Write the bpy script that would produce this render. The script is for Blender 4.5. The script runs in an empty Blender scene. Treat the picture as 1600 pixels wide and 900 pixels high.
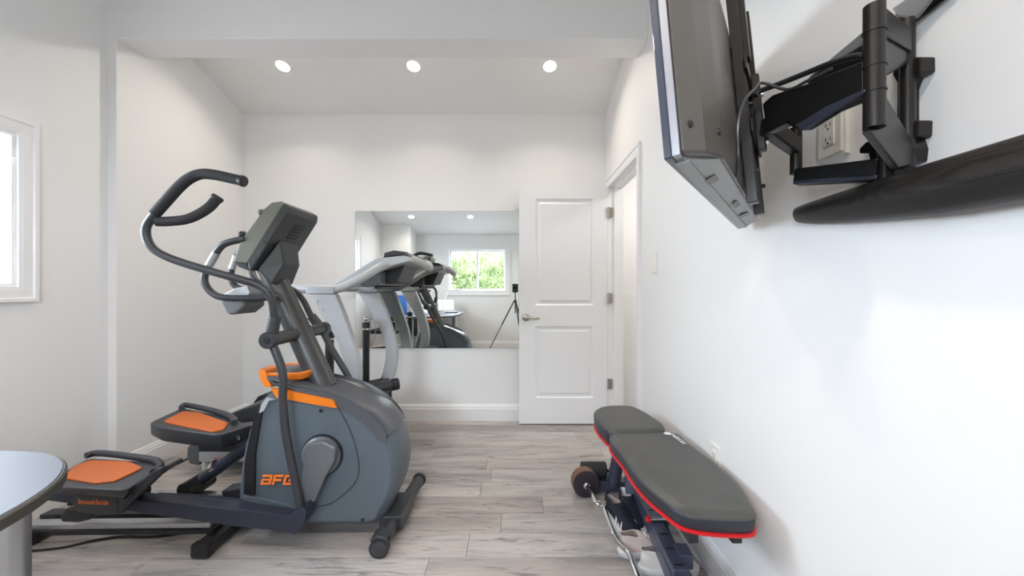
import bpy, bmesh, math, random
from mathutils import Vector as V, Matrix
random.seed(4)
sc = bpy.context.scene
col = sc.collection
# ------------------------------------------------------------------ camera
CH = 1.17            # lens height above the floor
F = 600.0            # focal length in pixels of the 1600 wide frame
cam = bpy.data.cameras.new('camera')
cam.sensor_width = 36.0
cam.lens = 36.0 * F / 1600
cam.shift_x = -5 / 1600
cam.clip_start = 0.02
camo = bpy.data.objects.new('camera', cam)
camo.location = (0, 0, CH)
camo.rotation_euler = (math.pi / 2, 0, 0)
col.objects.link(camo)
sc.camera = camo
# ------------------------------------------------------------------ exposure, world
sc.view_settings.view_transform = 'Standard'
sc.view_settings.look = 'None'
sc.view_settings.gamma = 1
sc.view_settings.use_curve_mapping = False
sc.view_settings.exposure = 0.9
sc.cycles.use_denoising = True
sc.cycles.max_bounces = 12
sc.cycles.diffuse_bounces = 9
sc.cycles.glossy_bounces = 6
sc.cycles.transparent_max_bounces = 12
sc.cycles.caustics_reflective = False
sc.cycles.sample_clamp_indirect = 6
world = bpy.data.worlds.new('daylight')
sc.world = world
world.use_nodes = True
bg = world.node_tree.nodes['Background']
bg.inputs[0].default_value = (0.77, 0.875, 1.0, 1)
bg.inputs[1].default_value = 11.3
LAMP_W = 2.8         # each ceiling downlight
# portals: they only guide the daylight through the two windows and the doorway
def portal(name, loc, rot, sx, sy):
    l = bpy.data.lights.new(name, 'AREA'); l.shape = 'RECTANGLE'; l.size = sx; l.size_y = sy
    l.cycles.is_portal = True
    o = bpy.data.objects.new(name, l); o.location = loc; o.rotation_euler = rot; col.objects.link(o)
portal('window_portal', (-2.60, 1.32, 1.55), (0, -math.pi / 2, 0), 0.80, 1.12)
portal('window_portal', (-0.73, -0.78, 1.515), (math.pi / 2, 0, 0), 1.12, 0.82)

# ------------------------------------------------------------------ helpers
def at(px, py, Y):
    """photograph pixel + distance into the room -> point in metres"""
    return V(((px - 805) / F * Y, Y, CH - (py - 450) / F * Y))
def on(px, py, p0, n):
    d = V(((px - 805) / F, 1, -(py - 450) / F)); o = V((0, 0, CH)); n = V(n)
    return o + d * ((V(p0) - o).dot(n) / d.dot(n))
def onz(px, py, z): return on(px, py, (0, 0, z), (0, 0, 1))
def onx(px, py, x): return on(px, py, (x, 0, 0), (1, 0, 0))

WL = {}   # world position of each container
def wloc(p): return WL.get(p.name, V((0, 0, 0))) if p else V((0, 0, 0))
def tag(o, label=None, cat=None, group=None, kind=None):
    if label: o['label'] = label
    if cat: o['category'] = cat
    if group: o['group'] = group
    if kind: o['kind'] = kind
    return o
def thing(name, label, cat, loc=(0, 0, 0), group=None, kind=None, parent=None):
    o = bpy.data.objects.new(name, None); o.empty_display_size = .1
    col.objects.link(o); WL[o.name] = V(loc)
    o.parent = parent; o.location = V(loc) - wloc(parent)
    return tag(o, label, cat, group, kind)
def copy_tree(o, parent=None):
    c = o.copy(); col.objects.link(c); c.parent = parent
    WL[c.name] = WL.get(o.name, V((0, 0, 0))).copy()
    for ch in [x for x in list(col.objects) if x.parent == o]: copy_tree(ch, c)
    return c

def spline(pts, n=6, closed=False):
    P = [V(p) for p in pts]; m = len(P); out = []
    rng = m if closed else m - 1
    for i in range(rng):
        p1, p2 = P[i % m], P[(i + 1) % m]
        p0 = P[(i - 1) % m] if closed or i > 0 else p1 * 2 - p2
        p3 = P[(i + 2) % m] if closed or i + 2 < m else p2 * 2 - p1
        for k in range(n):
            t = k / n
            out.append(0.5 * ((2 * p1) + (p2 - p0) * t + (2 * p0 - 5 * p1 + 4 * p2 - p3) * t * t + (3 * p1 - p0 - 3 * p2 + p3) * t ** 3))
    if not closed: out.append(P[-1])
    return out
def area2(poly):
    return sum(poly[i][0] * poly[(i + 1) % len(poly)][1] - poly[(i + 1) % len(poly)][0] * poly[i][1] for i in range(len(poly))) / 2
def inset(poly, d):
    """2D polygon shrunk by d (negative grows)"""
    n = len(poly); s = 1 if area2(poly) > 0 else -1; out = []
    for i in range(n):
        a, b, c = V(poly[i - 1][:2]), V(poly[i][:2]), V(poly[(i + 1) % n][:2])
        e1 = (b - a).normalized(); e2 = (c - b).normalized()
        n1 = V((-e1.y, e1.x)) * s; n2 = V((-e2.y, e2.x)) * s
        m = n1 + n2
        if m.length < 1e-6: m = n1
        m = m / max(m.length_squared / 2, .5) if m.length_squared > 0 else n1
        out.append(b + m * d)
    return out

class MB:
    def __init__(s): s.v = []; s.f = []; s.sm = []
    def add(s, vs, fs, smooth=False):
        b = len(s.v); s.v += [V(x) for x in vs]
        for f in fs: s.f.append([b + i for i in f]); s.sm.append(smooth)
        return s
    def box(s, lo, hi, M=None):
        x0, y0, z0 = lo; x1, y1, z1 = hi
        vs = [V(p) for p in ((x0, y0, z0), (x1, y0, z0), (x1, y1, z0), (x0, y1, z0), (x0, y0, z1), (x1, y0, z1), (x1, y1, z1), (x0, y1, z1))]
        if M: vs = [M @ p for p in vs]
        return s.add(vs, [(0, 3, 2, 1), (4, 5, 6, 7), (0, 1, 5, 4), (1, 2, 6, 5), (2, 3, 7, 6), (3, 0, 4, 7)])
    def prism(s, pts, vec, smooth=False):
        n = len(pts); vec = V(vec); P = [V(p) for p in pts]
        s.add(P + [p + vec for p in P], [list(range(n))[::-1], list(range(n, 2 * n))] + [(i, (i + 1) % n, n + (i + 1) % n, n + i) for i in range(n)])
        if smooth:
            for k in range(n): s.sm[-1 - k] = True
        return s
    def rings(s, rings, cap0=True, cap1=True, smooth=True, closed_v=False):
        n = len(rings[0]); vs = [p for r in rings for p in r]; fs = []
        R = len(rings)
        for j in range(R if closed_v else R - 1):
            k = (j + 1) % R
            for i in range(n):
                fs.append((j * n + i, j * n + (i + 1) % n, k * n + (i + 1) % n, k * n + i))
        s.add(vs, fs, smooth)
        b = len(s.v) - len(vs)
        if cap0 and not closed_v: s.f.append([b + i for i in range(n)][::-1]); s.sm.append(False)
        if cap1 and not closed_v: s.f.append([b + (R - 1) * n + i for i in range(n)]); s.sm.append(False)
        return s
    def tube(s, pts, r, seg=12, cap=True, sq=1.0):
        P = [V(p) for p in pts]; n = len(P)
        rs = r if isinstance(r, (list, tuple)) else [r] * n
        t = [(P[min(i + 1, n - 1)] - P[max(i - 1, 0)]).normalized() for i in range(n)]
        u = t[0].orthogonal().normalized(); rr = []
        for i in range(n):
            u = (u - t[i] * u.dot(t[i]))
            u = u.normalized() if u.length > 1e-6 else t[i].orthogonal().normalized()
            w = t[i].cross(u)
            rr.append([P[i] + (u * math.cos(a) + w * math.sin(a) * sq) * rs[i] for a in [2 * math.pi * k / seg for k in range(seg)]])
        return s.rings(rr, cap, cap)
    def cyl(s, a, b, r, r2=None, seg=20): return s.tube([a, b], [r, r if r2 is None else r2], seg)
    def lathe(s, c, ax, prof, seg=28):
        """prof: (distance along axis, radius)"""
        c = V(c); ax = V(ax).normalized(); u = ax.orthogonal().normalized(); w = ax.cross(u)
        return s.rings([[c + ax * h + (u * math.cos(a) + w * math.sin(a)) * r for a in [2 * math.pi * k / seg for k in range(seg)]] for h, r in prof])
    def loft(s, outline, fn, layers, smooth=True):
        """outline: 2D polygon; layers: (height, inset); fn(a,b,h)->point"""
        return s.rings([[fn(p[0], p[1], h) for p in inset(outline, d)] for h, d in layers], smooth=smooth)
    def bar(s, a, b, w, h, up=(0, 0, 1)):
        """rectangular bar from a to b; w sideways, h along up"""
        a, b = V(a), V(b); t = (b - a).normalized(); sd = t.cross(V(up)).normalized(); u = sd.cross(t)
        q = [sd * (w / 2) * i + u * (h / 2) * j for i, j in ((-1, -1), (1, -1), (1, 1), (-1, 1))]
        return s.rings([[a + x for x in q], [b + x for x in q]], smooth=False)
    def ball(s, c, r, sc_=(1, 1, 1), nu=14, nv=8):
        c = V(c)
        return s.rings([[c + V((math.sin(th) * math.cos(p) * sc_[0], math.sin(th) * math.sin(p) * sc_[1], -math.cos(th) * sc_[2])) * r for p in [2 * math.pi * k / nu for k in range(nu)]] for th in [math.pi * (.03 + .94 * j / nv) for j in range(nv + 1)]])
    def build(s, name, mat, parent=None, bevel=0, seg=2, loc=None, smooth=None):
        off = wloc(parent)
        if loc is not None: off = V(loc)
        me = bpy.data.meshes.new(name)
        me.from_pydata([p - off for p in s.v], [], s.f)
        me.polygons.foreach_set('use_smooth', [x if smooth is None else smooth for x in s.sm])
        me.update()
        bm = bmesh.new(); bm.from_mesh(me); bmesh.ops.recalc_face_normals(bm, faces=bm.faces)
        for e in bm.edges:
            if len(e.link_faces) == 2 and e.calc_face_angle(0) > math.radians(38): e.smooth = False
        bm.to_mesh(me); bm.free()
        me.materials.append(mat)
        o = bpy.data.objects.new(name, me); col.objects.link(o)
        o.parent = parent
        if loc is not None: o.location = V(loc) - wloc(parent)
        WL[o.name] = off
        if bevel:
            b = o.modifiers.new('bevel', 'BEVEL'); b.width = bevel; b.segments = seg; b.limit_method = 'ANGLE'; b.angle_limit = math.radians(40)
            b.harden_normals = False
        return o

def lettering(text, mat, parent, origin, xdir, ydir, size, depth=.001, name='lettering', shear=0, bold=0, width=None):
    cu = bpy.data.curves.new('t', 'FONT'); cu.body = text; cu.size = 1; cu.extrude = 0; cu.shear = shear; cu.offset = bold
    o = bpy.data.objects.new('t', cu); col.objects.link(o)
    dg = bpy.context.evaluated_depsgraph_get(); me = bpy.data.meshes.new_from_object(o.evaluated_get(dg))
    bpy.data.objects.remove(o)
    X = V(xdir).normalized(); Y = V(ydir).normalized(); N = X.cross(Y)
    off = wloc(parent); xs = [v.co.x for v in me.vertices]
    k = size if width is None else width / (max(xs) - min(xs)); x0 = min(xs)
    for v in me.vertices: v.co = V(origin) + X * ((v.co.x - x0) * k) + Y * (v.co.y * size) + N * depth - off
    me.name = name; me.materials.clear(); me.materials.append(mat)
    r = bpy.data.objects.new(name, me); col.objects.link(r); r.parent = parent; WL[r.name] = off
    return r

# ------------------------------------------------------------------ materials
def mat(name, c, rough=.5, metal=0, bump=None, coat=0, var=0, emit=None, spec=.5):
    m = bpy.data.materials.new(name); m.use_nodes = True; nt = m.node_tree; b = nt.nodes['Principled BSDF']
    b.inputs['Base Color'].default_value = (*c, 1); b.inputs['Roughness'].default_value = rough; b.inputs['Metallic'].default_value = metal
    b.inputs['Specular IOR Level'].default_value = spec
    if coat: b.inputs['Coat Weight'].default_value = coat
    if emit: b.inputs['Emission Color'].default_value = (*emit[0], 1); b.inputs['Emission Strength'].default_value = emit[1]
    tc = nt.nodes.new('ShaderNodeTexCoord')
    if bump:
        sc_, st = bump
        n = nt.nodes.new('ShaderNodeTexNoise'); n.inputs['Scale'].default_value = sc_; n.inputs['Detail'].default_value = 4
        nt.links.new(tc.outputs['Object'], n.inputs['Vector'])
        bp = nt.nodes.new('ShaderNodeBump'); bp.inputs['Strength'].default_value = st; bp.inputs['Distance'].default_value = .002
        nt.links.new(n.outputs['Fac'], bp.inputs['Height']); nt.links.new(bp.outputs['Normal'], b.inputs['Normal'])
    if var:
        n = nt.nodes.new('ShaderNodeTexNoise'); n.inputs['Scale'].default_value = 9; n.inputs['Detail'].default_value = 5
        nt.links.new(tc.outputs['Object'], n.inputs['Vector'])
        r = nt.nodes.new('ShaderNodeMix'); r.data_type = 'RGBA'
        r.inputs[6].default_value = (*[x * (1 - var) for x in c], 1); r.inputs[7].default_value = (*[min(1, x * (1 + var)) for x in c], 1)
        nt.links.new(n.outputs['Fac'], r.inputs[0]); nt.links.new(r.outputs[2], b.inputs['Base Color'])
    return m
WALL = mat('wall_paint', (.84, .835, .825), .55, bump=(180, .05), spec=.3)
CEIL = mat('ceiling_paint', (.84, .83, .82), .7, bump=(180, .05), spec=.2)
TRIM = mat('trim_paint', (.86, .855, .85), .35, bump=(60, .02))
DOORM = mat('door_paint', (.84, .84, .845), .38, bump=(60, .03))
SASH = mat('window_vinyl', (.88, .88, .88), .35)
NICK = mat('satin_nickel', (.50, .46, .41), .3, 1)
PLAS = mat('white_plastic', (.84, .82, .76), .35)
SLOT = mat('outlet_slot', (.03, .03, .03), .5)
GUN = mat('gunmetal_paint', (.052, .055, .061), .38, .35, bump=(400, .05))
COLM = mat('column_paint', (.075, .077, .077), .35, .5, bump=(400, .04))
SLATE = mat('slate_plastic', (.098, .122, .145), .42, bump=(700, .12))
SLATED = mat('hood_plastic', (.085, .09, .102), .36, bump=(700, .08))
DARK = mat('charcoal_plastic', (.026, .028, .034), .42, bump=(500, .1))
BLK = mat('black_plastic', (.014, .014, .016), .4)
RUB = mat('black_foam', (.02, .021, .024), .75, bump=(300, .3))
NAVY = mat('dark_blue_steel', (.035, .04, .062), .35, .3)
ORA = mat('orange_plastic', (.80, .20, .012), .4)
SILV = mat('silver_plastic', (.50, .52, .54), .35, .3)
TSIL = mat('treadmill_silver', (.50, .51, .52), .42, .15)
CHROME = mat('chrome', (.72, .72, .72), .14, 1)
ALU = mat('brushed_aluminium', (.55, .56, .58), .32, .9)
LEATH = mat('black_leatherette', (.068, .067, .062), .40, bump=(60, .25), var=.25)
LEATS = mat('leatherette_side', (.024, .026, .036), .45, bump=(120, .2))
RED = mat('red_piping', (.62, .010, .015), .4)
GRAYP = mat('tray_grey_plastic', (.125, .132, .14), .4)
CONS = mat('console_green_grey', (.15, .152, .125), .4)
CONSB = mat('console_back', (.032, .034, .037), .38, bump=(400, .06))
TVB = mat('tv_back_plastic', (.082, .074, .066), .33, bump=(900, .1))
TVS = mat('tv_silver_bezel', (.33, .33, .36), .3, .4)
TVD = mat('tv_dark_bezel', (.05, .058, .085), .2)
TVU = mat('tv_underside', (.30, .31, .31), .45)
SCR = mat('screen_glass', (.01, .01, .012), .06)
MNT = mat('mount_steel', (.028, .025, .023), .35, .5, bump=(200, .05))
MNTB = mat('mount_black', (.008, .008, .008), .3, .2)
DTOP = mat('desk_laminate', (.13, .14, .17), .5, bump=(500, .03), var=.06)
EDGE = mat('desk_edge_rubber', (.055, .052, .04), .45)
MIRR = mat('mirror_silvering', (.90, .93, .91), 0.0, 1)
EDG = mat('mirror_edge', (.25, .30, .28), .2)
LAMPE = mat('lamp_lens', (1, 1, 1), .5, emit=((1, .96, .9), 14))
WHT = mat('white_print', (.85, .85, .85), .5)
CLR_O = mat('orange_print', (.95, .20, .02), .5)
CORD = mat('cord_rubber', (.012, .012, .012), .5)
SHK = mat('black_knit', (.012, .014, .028), .8, bump=(500, .4))
SHW = mat('shoe_white', (.72, .72, .74), .6, bump=(200, .1))
SHP = mat('pale_pink_knit', (.72, .60, .56), .8, bump=(500, .3), var=.06)
SHC = mat('cream_knit', (.74, .70, .66), .8, bump=(500, .3), var=.06)
LIN = mat('shoe_lining', (.36, .30, .27), .9)
RUST = mat('worn_iron', (.05, .04, .05), .6, .4, bump=(80, .5), var=.5)
RUSTR = mat('rusty_rim', (.20, .11, .075), .7, .2, bump=(80, .6), var=.4)
BLUE = mat('blue_cloth', (.05, .16, .45), .8, bump=(60, .4))
PAPER = mat('paper', (.80, .80, .80), .7)
SCRW = mat('lit_laptop_screen', (.5, .5, .55), .3, emit=((.8, .8, .9), .6))
GRASS = mat('patio_gravel', (.24, .235, .22), .9, bump=(30, .5), var=.4)
BARK = mat('bark', (.16, .13, .10), .9, bump=(30, .8), var=.3)

def wood():
    m = bpy.data.materials.new('grey_oak_plank'); m.use_nodes = True; nt = m.node_tree; N = nt.nodes.new; L = nt.links.new
    b = nt.nodes['Principled BSDF']; b.inputs['Roughness'].default_value = .42; b.inputs['Specular IOR Level'].default_value = .4
    tc = N('ShaderNodeTexCoord'); oi = N('ShaderNodeObjectInfo')
    off = N('ShaderNodeVectorMath'); off.operation = 'SCALE'; off.inputs[3].default_value = 1
    cmb = N('ShaderNodeCombineXYZ')
    for k, mul in enumerate((37.0, 91.0, 13.0)):
        mm = N('ShaderNodeMath'); mm.operation = 'MULTIPLY'; mm.inputs[1].default_value = mul; L(oi.outputs['Random'], mm.inputs[0]); L(mm.outputs[0], cmb.inputs[k])
    add = N('ShaderNodeVectorMath'); add.operation = 'ADD'; L(tc.outputs['Object'], add.inputs[0]); L(cmb.outputs[0], add.inputs[1])
    def noise(sx, sy, det, rough, dist=0):
        mp = N('ShaderNodeMapping'); mp.inputs['Scale'].default_value = (sx, sy, 1); L(add.outputs[0], mp.inputs[0])
        n = N('ShaderNodeTexNoise'); n.inputs['Scale'].default_value = 1; n.inputs['Detail'].default_value = det; n.inputs['Roughness'].default_value = rough; n.inputs['Distortion'].default_value = dist
        L(mp.outputs[0], n.inputs['Vector']); return n.outputs['Fac']
    def ramp(src, *st):
        r = N('ShaderNodeValToRGB'); L(src, r.inputs[0]); e = r.color_ramp.elements
        while len(e) < len(st): e.new(.5)
        for q, (p, c) in zip(e, st): q.position = p; q.color = (*c, 1)
        return r.outputs[0]
    def mix(mode, f, a, c):
        x = N('ShaderNodeMix'); x.data_type = 'RGBA'; x.blend_type = mode
        if isinstance(f, float): x.inputs[0].default_value = f
        else: L(f, x.inputs[0])
        L(a, x.inputs[6]); L(c, x.inputs[7]); return x.outputs[2]
    base = ramp(oi.outputs['Random'], (0, (.38, .34, .315)), (.25, (.46, .415, .38)), (.5, (.52, .475, .44)), (.75, (.44, .415, .39)), (1, (.58, .54, .505)))
    broad = ramp(noise(1.6, 9, 4, .6, .6), (.30, (.62, .635, .655)), (.5, (.94, .94, .94)), (.70, (1.15, 1.13, 1.11)))
    fine = ramp(noise(5, 110, 5, .65, .4), (.3, (.80, .80, .81)), (.55, (1, 1, 1)), (.8, (1.07, 1.07, 1.07)))
    streak = ramp(noise(2.6, 26, 5, .7, 1.4), (.55, (1, 1, 1)), (.61, (.66, .66, .67)), (.68, (.34, .33, .33)))
    knot = ramp(noise(7, 22, 3, .5, .8), (.66, (1, 1, 1)), (.74, (.45, .43, .42)))
    c = mix('MULTIPLY', 1.0, base, broad); c = mix('MULTIPLY', 1.0, c, fine); c = mix('MULTIPLY', .8, c, streak); c = mix('MULTIPLY', .8, c, knot)
    L(c, b.inputs['Base Color'])
    bp = N('ShaderNodeBump'); bp.inputs['Strength'].default_value = .12; bp.inputs['Distance'].default_value = .001
    L(noise(5, 110, 5, .65, .4), bp.inputs['Height']); L(bp.outputs['Normal'], b.inputs['Normal'])
    return m
WOOD = wood()

def glassmat():
    m = bpy.data.materials.new('window_glass'); m.use_nodes = True; nt = m.node_tree; nt.nodes.clear(); N = nt.nodes.new; L = nt.links.new
    o = N('ShaderNodeOutputMaterial'); t = N('ShaderNodeBsdfTransparent'); g = N('ShaderNodeBsdfGlossy'); g.inputs['Roughness'].default_value = 0
    f = N('ShaderNodeLayerWeight'); f.inputs[0].default_value = .5; p = N('ShaderNodeMath'); p.operation = 'POWER'; p.inputs[1].default_value = 4; L(f.outputs['Facing'], p.inputs[0])
    q = N('ShaderNodeMath'); q.operation = 'MULTIPLY_ADD'; q.inputs[1].default_value = .5; q.inputs[2].default_value = .03; L(p.outputs[0], q.inputs[0]); x = N('ShaderNodeMixShader'); L(q.outputs[0], x.inputs[0]); L(t.outputs[0], x.inputs[1]); L(g.outputs[0], x.inputs[2]); L(x.outputs[0], o.inputs[0])
    return m
GLASS = glassmat()
def wavemat(name, c1, c2, scale, axis='Y', dist=.5):
    m = mat(name, c1, .55); nt = m.node_tree; N = nt.nodes.new; L = nt.links.new; b = nt.nodes['Principled BSDF']
    tc = N('ShaderNodeTexCoord'); w = N('ShaderNodeTexWave'); w.bands_direction = axis; w.inputs['Scale'].default_value = scale; w.inputs['Distortion'].default_value = dist; w.inputs['Detail'].default_value = 3
    L(tc.outputs['Object'], w.inputs['Vector'])
    x = N('ShaderNodeMix'); x.data_type = 'RGBA'; x.inputs[6].default_value = (*c1, 1); x.inputs[7].default_value = (*c2, 1)
    L(w.outputs['Fac'], x.inputs[0]); L(x.outputs[2], b.inputs['Base Color'])
    bp = N('ShaderNodeBump'); bp.inputs['Strength'].default_value = .5; bp.inputs['Distance'].default_value = .002
    L(w.outputs['Fac'], bp.inputs['Height']); L(bp.outputs['Normal'], b.inputs['Normal']); return m
PEDO = wavemat('pedal_orange_grip', (.62, .13, .008), (.34, .075, .010), 55, 'Y', 1.0)
def meshmat():
    m = mat('speaker_mesh', (.02, .018, .017), .5, .3); nt = m.node_tree; N = nt.nodes.new; L = nt.links.new; b = nt.nodes['Principled BSDF']
    tc = N('ShaderNodeTexCoord'); v = N('ShaderNodeTexVoronoi'); v.inputs['Scale'].default_value = 260; v.inputs['Randomness'].default_value = 0
    L(tc.outputs['Object'], v.inputs['Vector']); r = N('ShaderNodeValToRGB'); r.color_ramp.elements[0].position = .25; r.color_ramp.elements[0].color = (.004, .004, .004, 1)
    r.color_ramp.elements[1].position = .5; r.color_ramp.elements[1].color = (.04, .034, .03, 1)
    L(v.outputs['Distance'], r.inputs[0]); L(r.outputs[0], b.inputs['Base Color']); return m
MESH = meshmat()
def leafmat():
    m = bpy.data.materials.new('leaves'); m.use_nodes = True; nt = m.node_tree; nt.nodes.clear(); N = nt.nodes.new; L = nt.links.new
    o = N('ShaderNodeOutputMaterial'); d = N('ShaderNodeBsdfDiffuse'); t = N('ShaderNodeBsdfTranslucent'); x = N('ShaderNodeMixShader'); x.inputs[0].default_value = .5
    tc = N('ShaderNodeTexCoord'); n = N('ShaderNodeTexNoise'); n.inputs['Scale'].default_value = 2.5; L(tc.outputs['Object'], n.inputs['Vector'])
    r = N('ShaderNodeValToRGB'); r.color_ramp.elements[0].position = .35; r.color_ramp.elements[0].color = (.13, .17, .07, 1); r.color_ramp.elements[1].position = .65; r.color_ramp.elements[1].color = (.42, .47, .26, 1)
    L(n.outputs['Fac'], r.inputs[0]); L(r.outputs[0], d.inputs[0]); L(r.outputs[0], t.inputs[0]); L(d.outputs[0], x.inputs[1]); L(t.outputs[0], x.inputs[2]); L(x.outputs[0], o.inputs[0]); return m
LEAF = leafmat()

# ------------------------------------------------------------------ the room
XR, XF, XN = .80, -2.40, -2.45      # right wall, far left wall, near left wall
YB, YR = 3.39, -.63                 # back wall, rear wall
YC = 2.31                           # beam face
T = .115
def struct(name, mb, m, **k):
    return tag(mb.build(name, m, **k), kind='structure')
def ceil_z(y): return 2.70 + .333 * (YB - y) if y > 2.40 else 2.20 + .299 * (y - YR)
struct('wall_back', MB().box((XF - .2, YB, 0), (XR + T, YB + .12, 3.2)), WALL)
struct('wall_rear', MB().box((XN - .15, YR - .12, 0), (-1.29, YR, 3.2)).box((-.17, YR - .12, 0), (XR + T, YR, 3.2))
       .box((-1.29, YR - .12, 0), (-.17, YR, 1.10)).box((-1.29, YR - .12, 1.93), (-.17, YR, 3.2)), WALL)
struct('wall_left_far', MB().box((XF - .15, YC, 0), (XF, YB, 3.3)), WALL, bevel=.004)
WY0, WY1, WZ0, WZ1 = .77, 1.887, 1.175, 1.93
struct('wall_left', MB().box((XN - .12, YR, 0), (XN, WY0 - .02, 3.3)).box((XN - .12, WY1 + .02, 0), (XN, YC, 3.3))
       .box((XN - .12, WY0 - .02, 0), (XN, WY1 + .02, WZ0 - .02)).box((XN - .12, WY0 - .02, WZ1 + .02), (XN, WY1 + .02, 3.3)), WALL)
DY0, DY1, DZ = 2.505, 3.28, 2.03
struct('wall_right', MB().box((XR, YR, 0), (XR + T, DY0 - .015, 3.3)).box((XR, DY1 + .015, 0), (XR + T, YB, 3.3)).box((XR, DY0 - .015, DZ + .015), (XR + T, DY1 + .015, 3.3)), WALL)
struct('wall_closet', MB().box((XN, YR, 0), (-1.90, -.20, 3.0)), WALL)
cb = MB()
cb.prism([(XN - .2, 2.40, ceil_z(2.41)), (XR + .2, 2.40, ceil_z(2.41)), (XR + .2, YB + .1, ceil_z(YB + .1)), (XN - .2, YB + .1, ceil_z(YB + .1))], (0, 0, .1))
cb.prism([(XN - .2, YR - .1, ceil_z(YR - .1)), (XR + .2, YR - .1, ceil_z(YR - .1)), (XR + .2, 2.40, ceil_z(2.39)), (XN - .2, 2.40, ceil_z(2.39))], (0, 0, .1))
struct('ceiling', cb, CEIL)
struct('trim_beam', MB().box((XF, YC, 2.67), (XR, 2.505, 3.15)), CEIL, bevel=.004)
# hall behind the doorway
HX = 2.1
struct('wall_hall', MB().box((XR + T, 3.62, 0), (HX, 3.72, 2.6)).box((HX, 1.2, 0), (HX + .1, 4.3, 2.6)).box((XR + T, 1.1, 0), (HX, 1.2, 2.6)).box((XR + T - .001, YB + .12, 0), (XR + T, 4.2, 2.6)), WALL)
struct('ceiling_hall', MB().box((XR + T, 1.1, 2.44), (HX + .1, 4.3, 2.5)), CEIL)
hl = thing('added_hall_lamp', 'made-up round ceiling lamp, added to light the hall beyond the open door', 'lamp', (1.5, 2.9, 2.44))  # made-up fixture and area light, added so the hall is not dark
MB().lathe((1.5, 2.9, 2.44), (0, 0, -1), [(0, .14), (.02, .14), (.03, .12)]).build('rim', NICK, hl)
MB().lathe((1.5, 2.9, 2.41), (0, 0, -1), [(0, .115), (.03, .09), (.045, .03)]).build('shade', LAMPE, hl)
l = bpy.data.lights.new('hall_fill_light', 'AREA'); l.shape = 'DISK'; l.size = .25; l.energy = 4.5; l.color = (1, .97, .94)
lo = bpy.data.objects.new('hall_fill_light', l); lo.location = (1.5, 2.9, 2.36); col.objects.link(lo); lo.parent = None

# floor planks: an object each, running across the room
floor = thing('floor', 'grey oak plank floor', None, (0, 0, 0), kind='structure')
MB().box((XN - .12, YR - .12, -.03), (HX + .1, 4.3, -.0065)).build('subfloor', DARK, floor)
PW = .161; known = {5: -.19, 2: .15, 1: -.07, 0: -.215, -1: -.37, 6: -.58, 7: -.62, 8: .48, 3: 1.0, 4: -1.35}
pm = MB().box((0, .0007, -.008), (1, PW - .0007, 0)).build('plank_proto', WOOD)
pmesh = {}
def plank(x0, x1, k):
    L = round(x1 - x0, 3)
    if L not in pmesh:
        pmesh[L] = MB().box((.0007, .0007, -.008), (L - .0007, PW - .0007, 0)).build('plank', WOOD, floor, bevel=.0009, seg=1)
        o = pmesh[L]
    else: o = pmesh[L].copy(); col.objects.link(o)
    o.location = (x0, 1.671 + PW * (k - 0), 0)
bpy.data.objects.remove(pm)
for k in range(-15, 17):
    y0 = 1.671 + PW * k
    right = HX if y0 > 1.1 else XR + .02
    left = XN - .02
    if y0 > YB: left = XR + T
    j = known.get(k, random.uniform(-.9, .5))
    cuts = [j]; x = j
    while x - 1.2 > left: x -= 1.2; cuts.insert(0, x)
    x = j
    while x + 1.2 < right: x += 1.2; cuts.append(x)
    cuts = [c for c in cuts if left + .05 < c < right - .05]
    b = [left] + cuts + [right]
    for a, c in zip(b, b[1:]): plank(a, c, k)

# baseboards: stepped profile swept along straight runs
def base(name, p0, p1, n):
    p0, p1, n = V(p0), V(p1), V(n)
    prof = [(0, 0), (.016, 0), (.016, .105), (.0125, .112), (.0125, .122), (.009, .128), (.006, .140), (0, .145)]
    m = MB().prism([p0 + n * a + V((0, 0, b)) for a, b in prof], p1 - p0)
    struct(name, m, TRIM)
base('baseboard_back', (XF, YB, 0), (XR, YB, 0), (0, -1, 0))
base('baseboard_left_far', (XF, YC, 0), (XF, YB, 0), (1, 0, 0))
base('baseboard_left', (XN, -.2, 0), (XN, YC, 0), (1, 0, 0))
base('baseboard_right', (XR, YR, 0), (XR, 2.425, 0), (-1, 0, 0))
base('baseboard_rear', (-1.9, YR, 0), (XR, YR, 0), (0, 1, 0))
base('baseboard_closet', (XN, -.2, 0), (-1.9, -.2, 0), (0, 1, 0))

# casings (flat board with a raised outer band)
def casing_frame(name, o, u, v, n, w, h, cw=.075, bottom=True, th=.018):
    """opening w x h at corner o, along u and v, standing proud along n; four mitred members"""
    o, u, v, n = V(o), V(u), V(v), V(n)
    def P(a, b, c): return o + u * a + v * b + n * c
    m = MB()
    prof = [(0, 0), (0, th * .55), (cw * .25, th * .75), (cw * .7, th * .8), (cw * .78, th * 1.15), (cw, th * 1.15), (cw, 0)]
    if bottom: corners = [(0, 0, -1, -1), (w, 0, 1, -1), (w, h, 1, 1), (0, h, -1, 1)]; closed = True
    else: corners = [(0, 0, -1, 0), (0, h, -1, 1), (w, h, 1, 1), (w, 0, 1, 0)]; closed = False
    rings = [[P(a + sa * d, b + sb * d, c) for d, c in prof] for a, b, sa, sb in corners]
    m.rings(rings, smooth=False, closed_v=closed)
    return struct(name, m, TRIM)
casing_frame('trim_window', (XN, WY0, WZ0), (0, 1, 0), (0, 0, 1), (1, 0, 0), WY1 - WY0, WZ1 - WZ0, .074)
casing_frame('trim_window_rear', (-1.27, YR, 1.12), (1, 0, 0), (0, 0, 1), (0, 1, 0), 1.08, .79, .09)
casing_frame('trim_doorway', (XR, DY0, 0), (0, 1, 0), (0, 0, 1), (-1, 0, 0), DY1 - DY0, DZ, .072, bottom=False)
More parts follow.
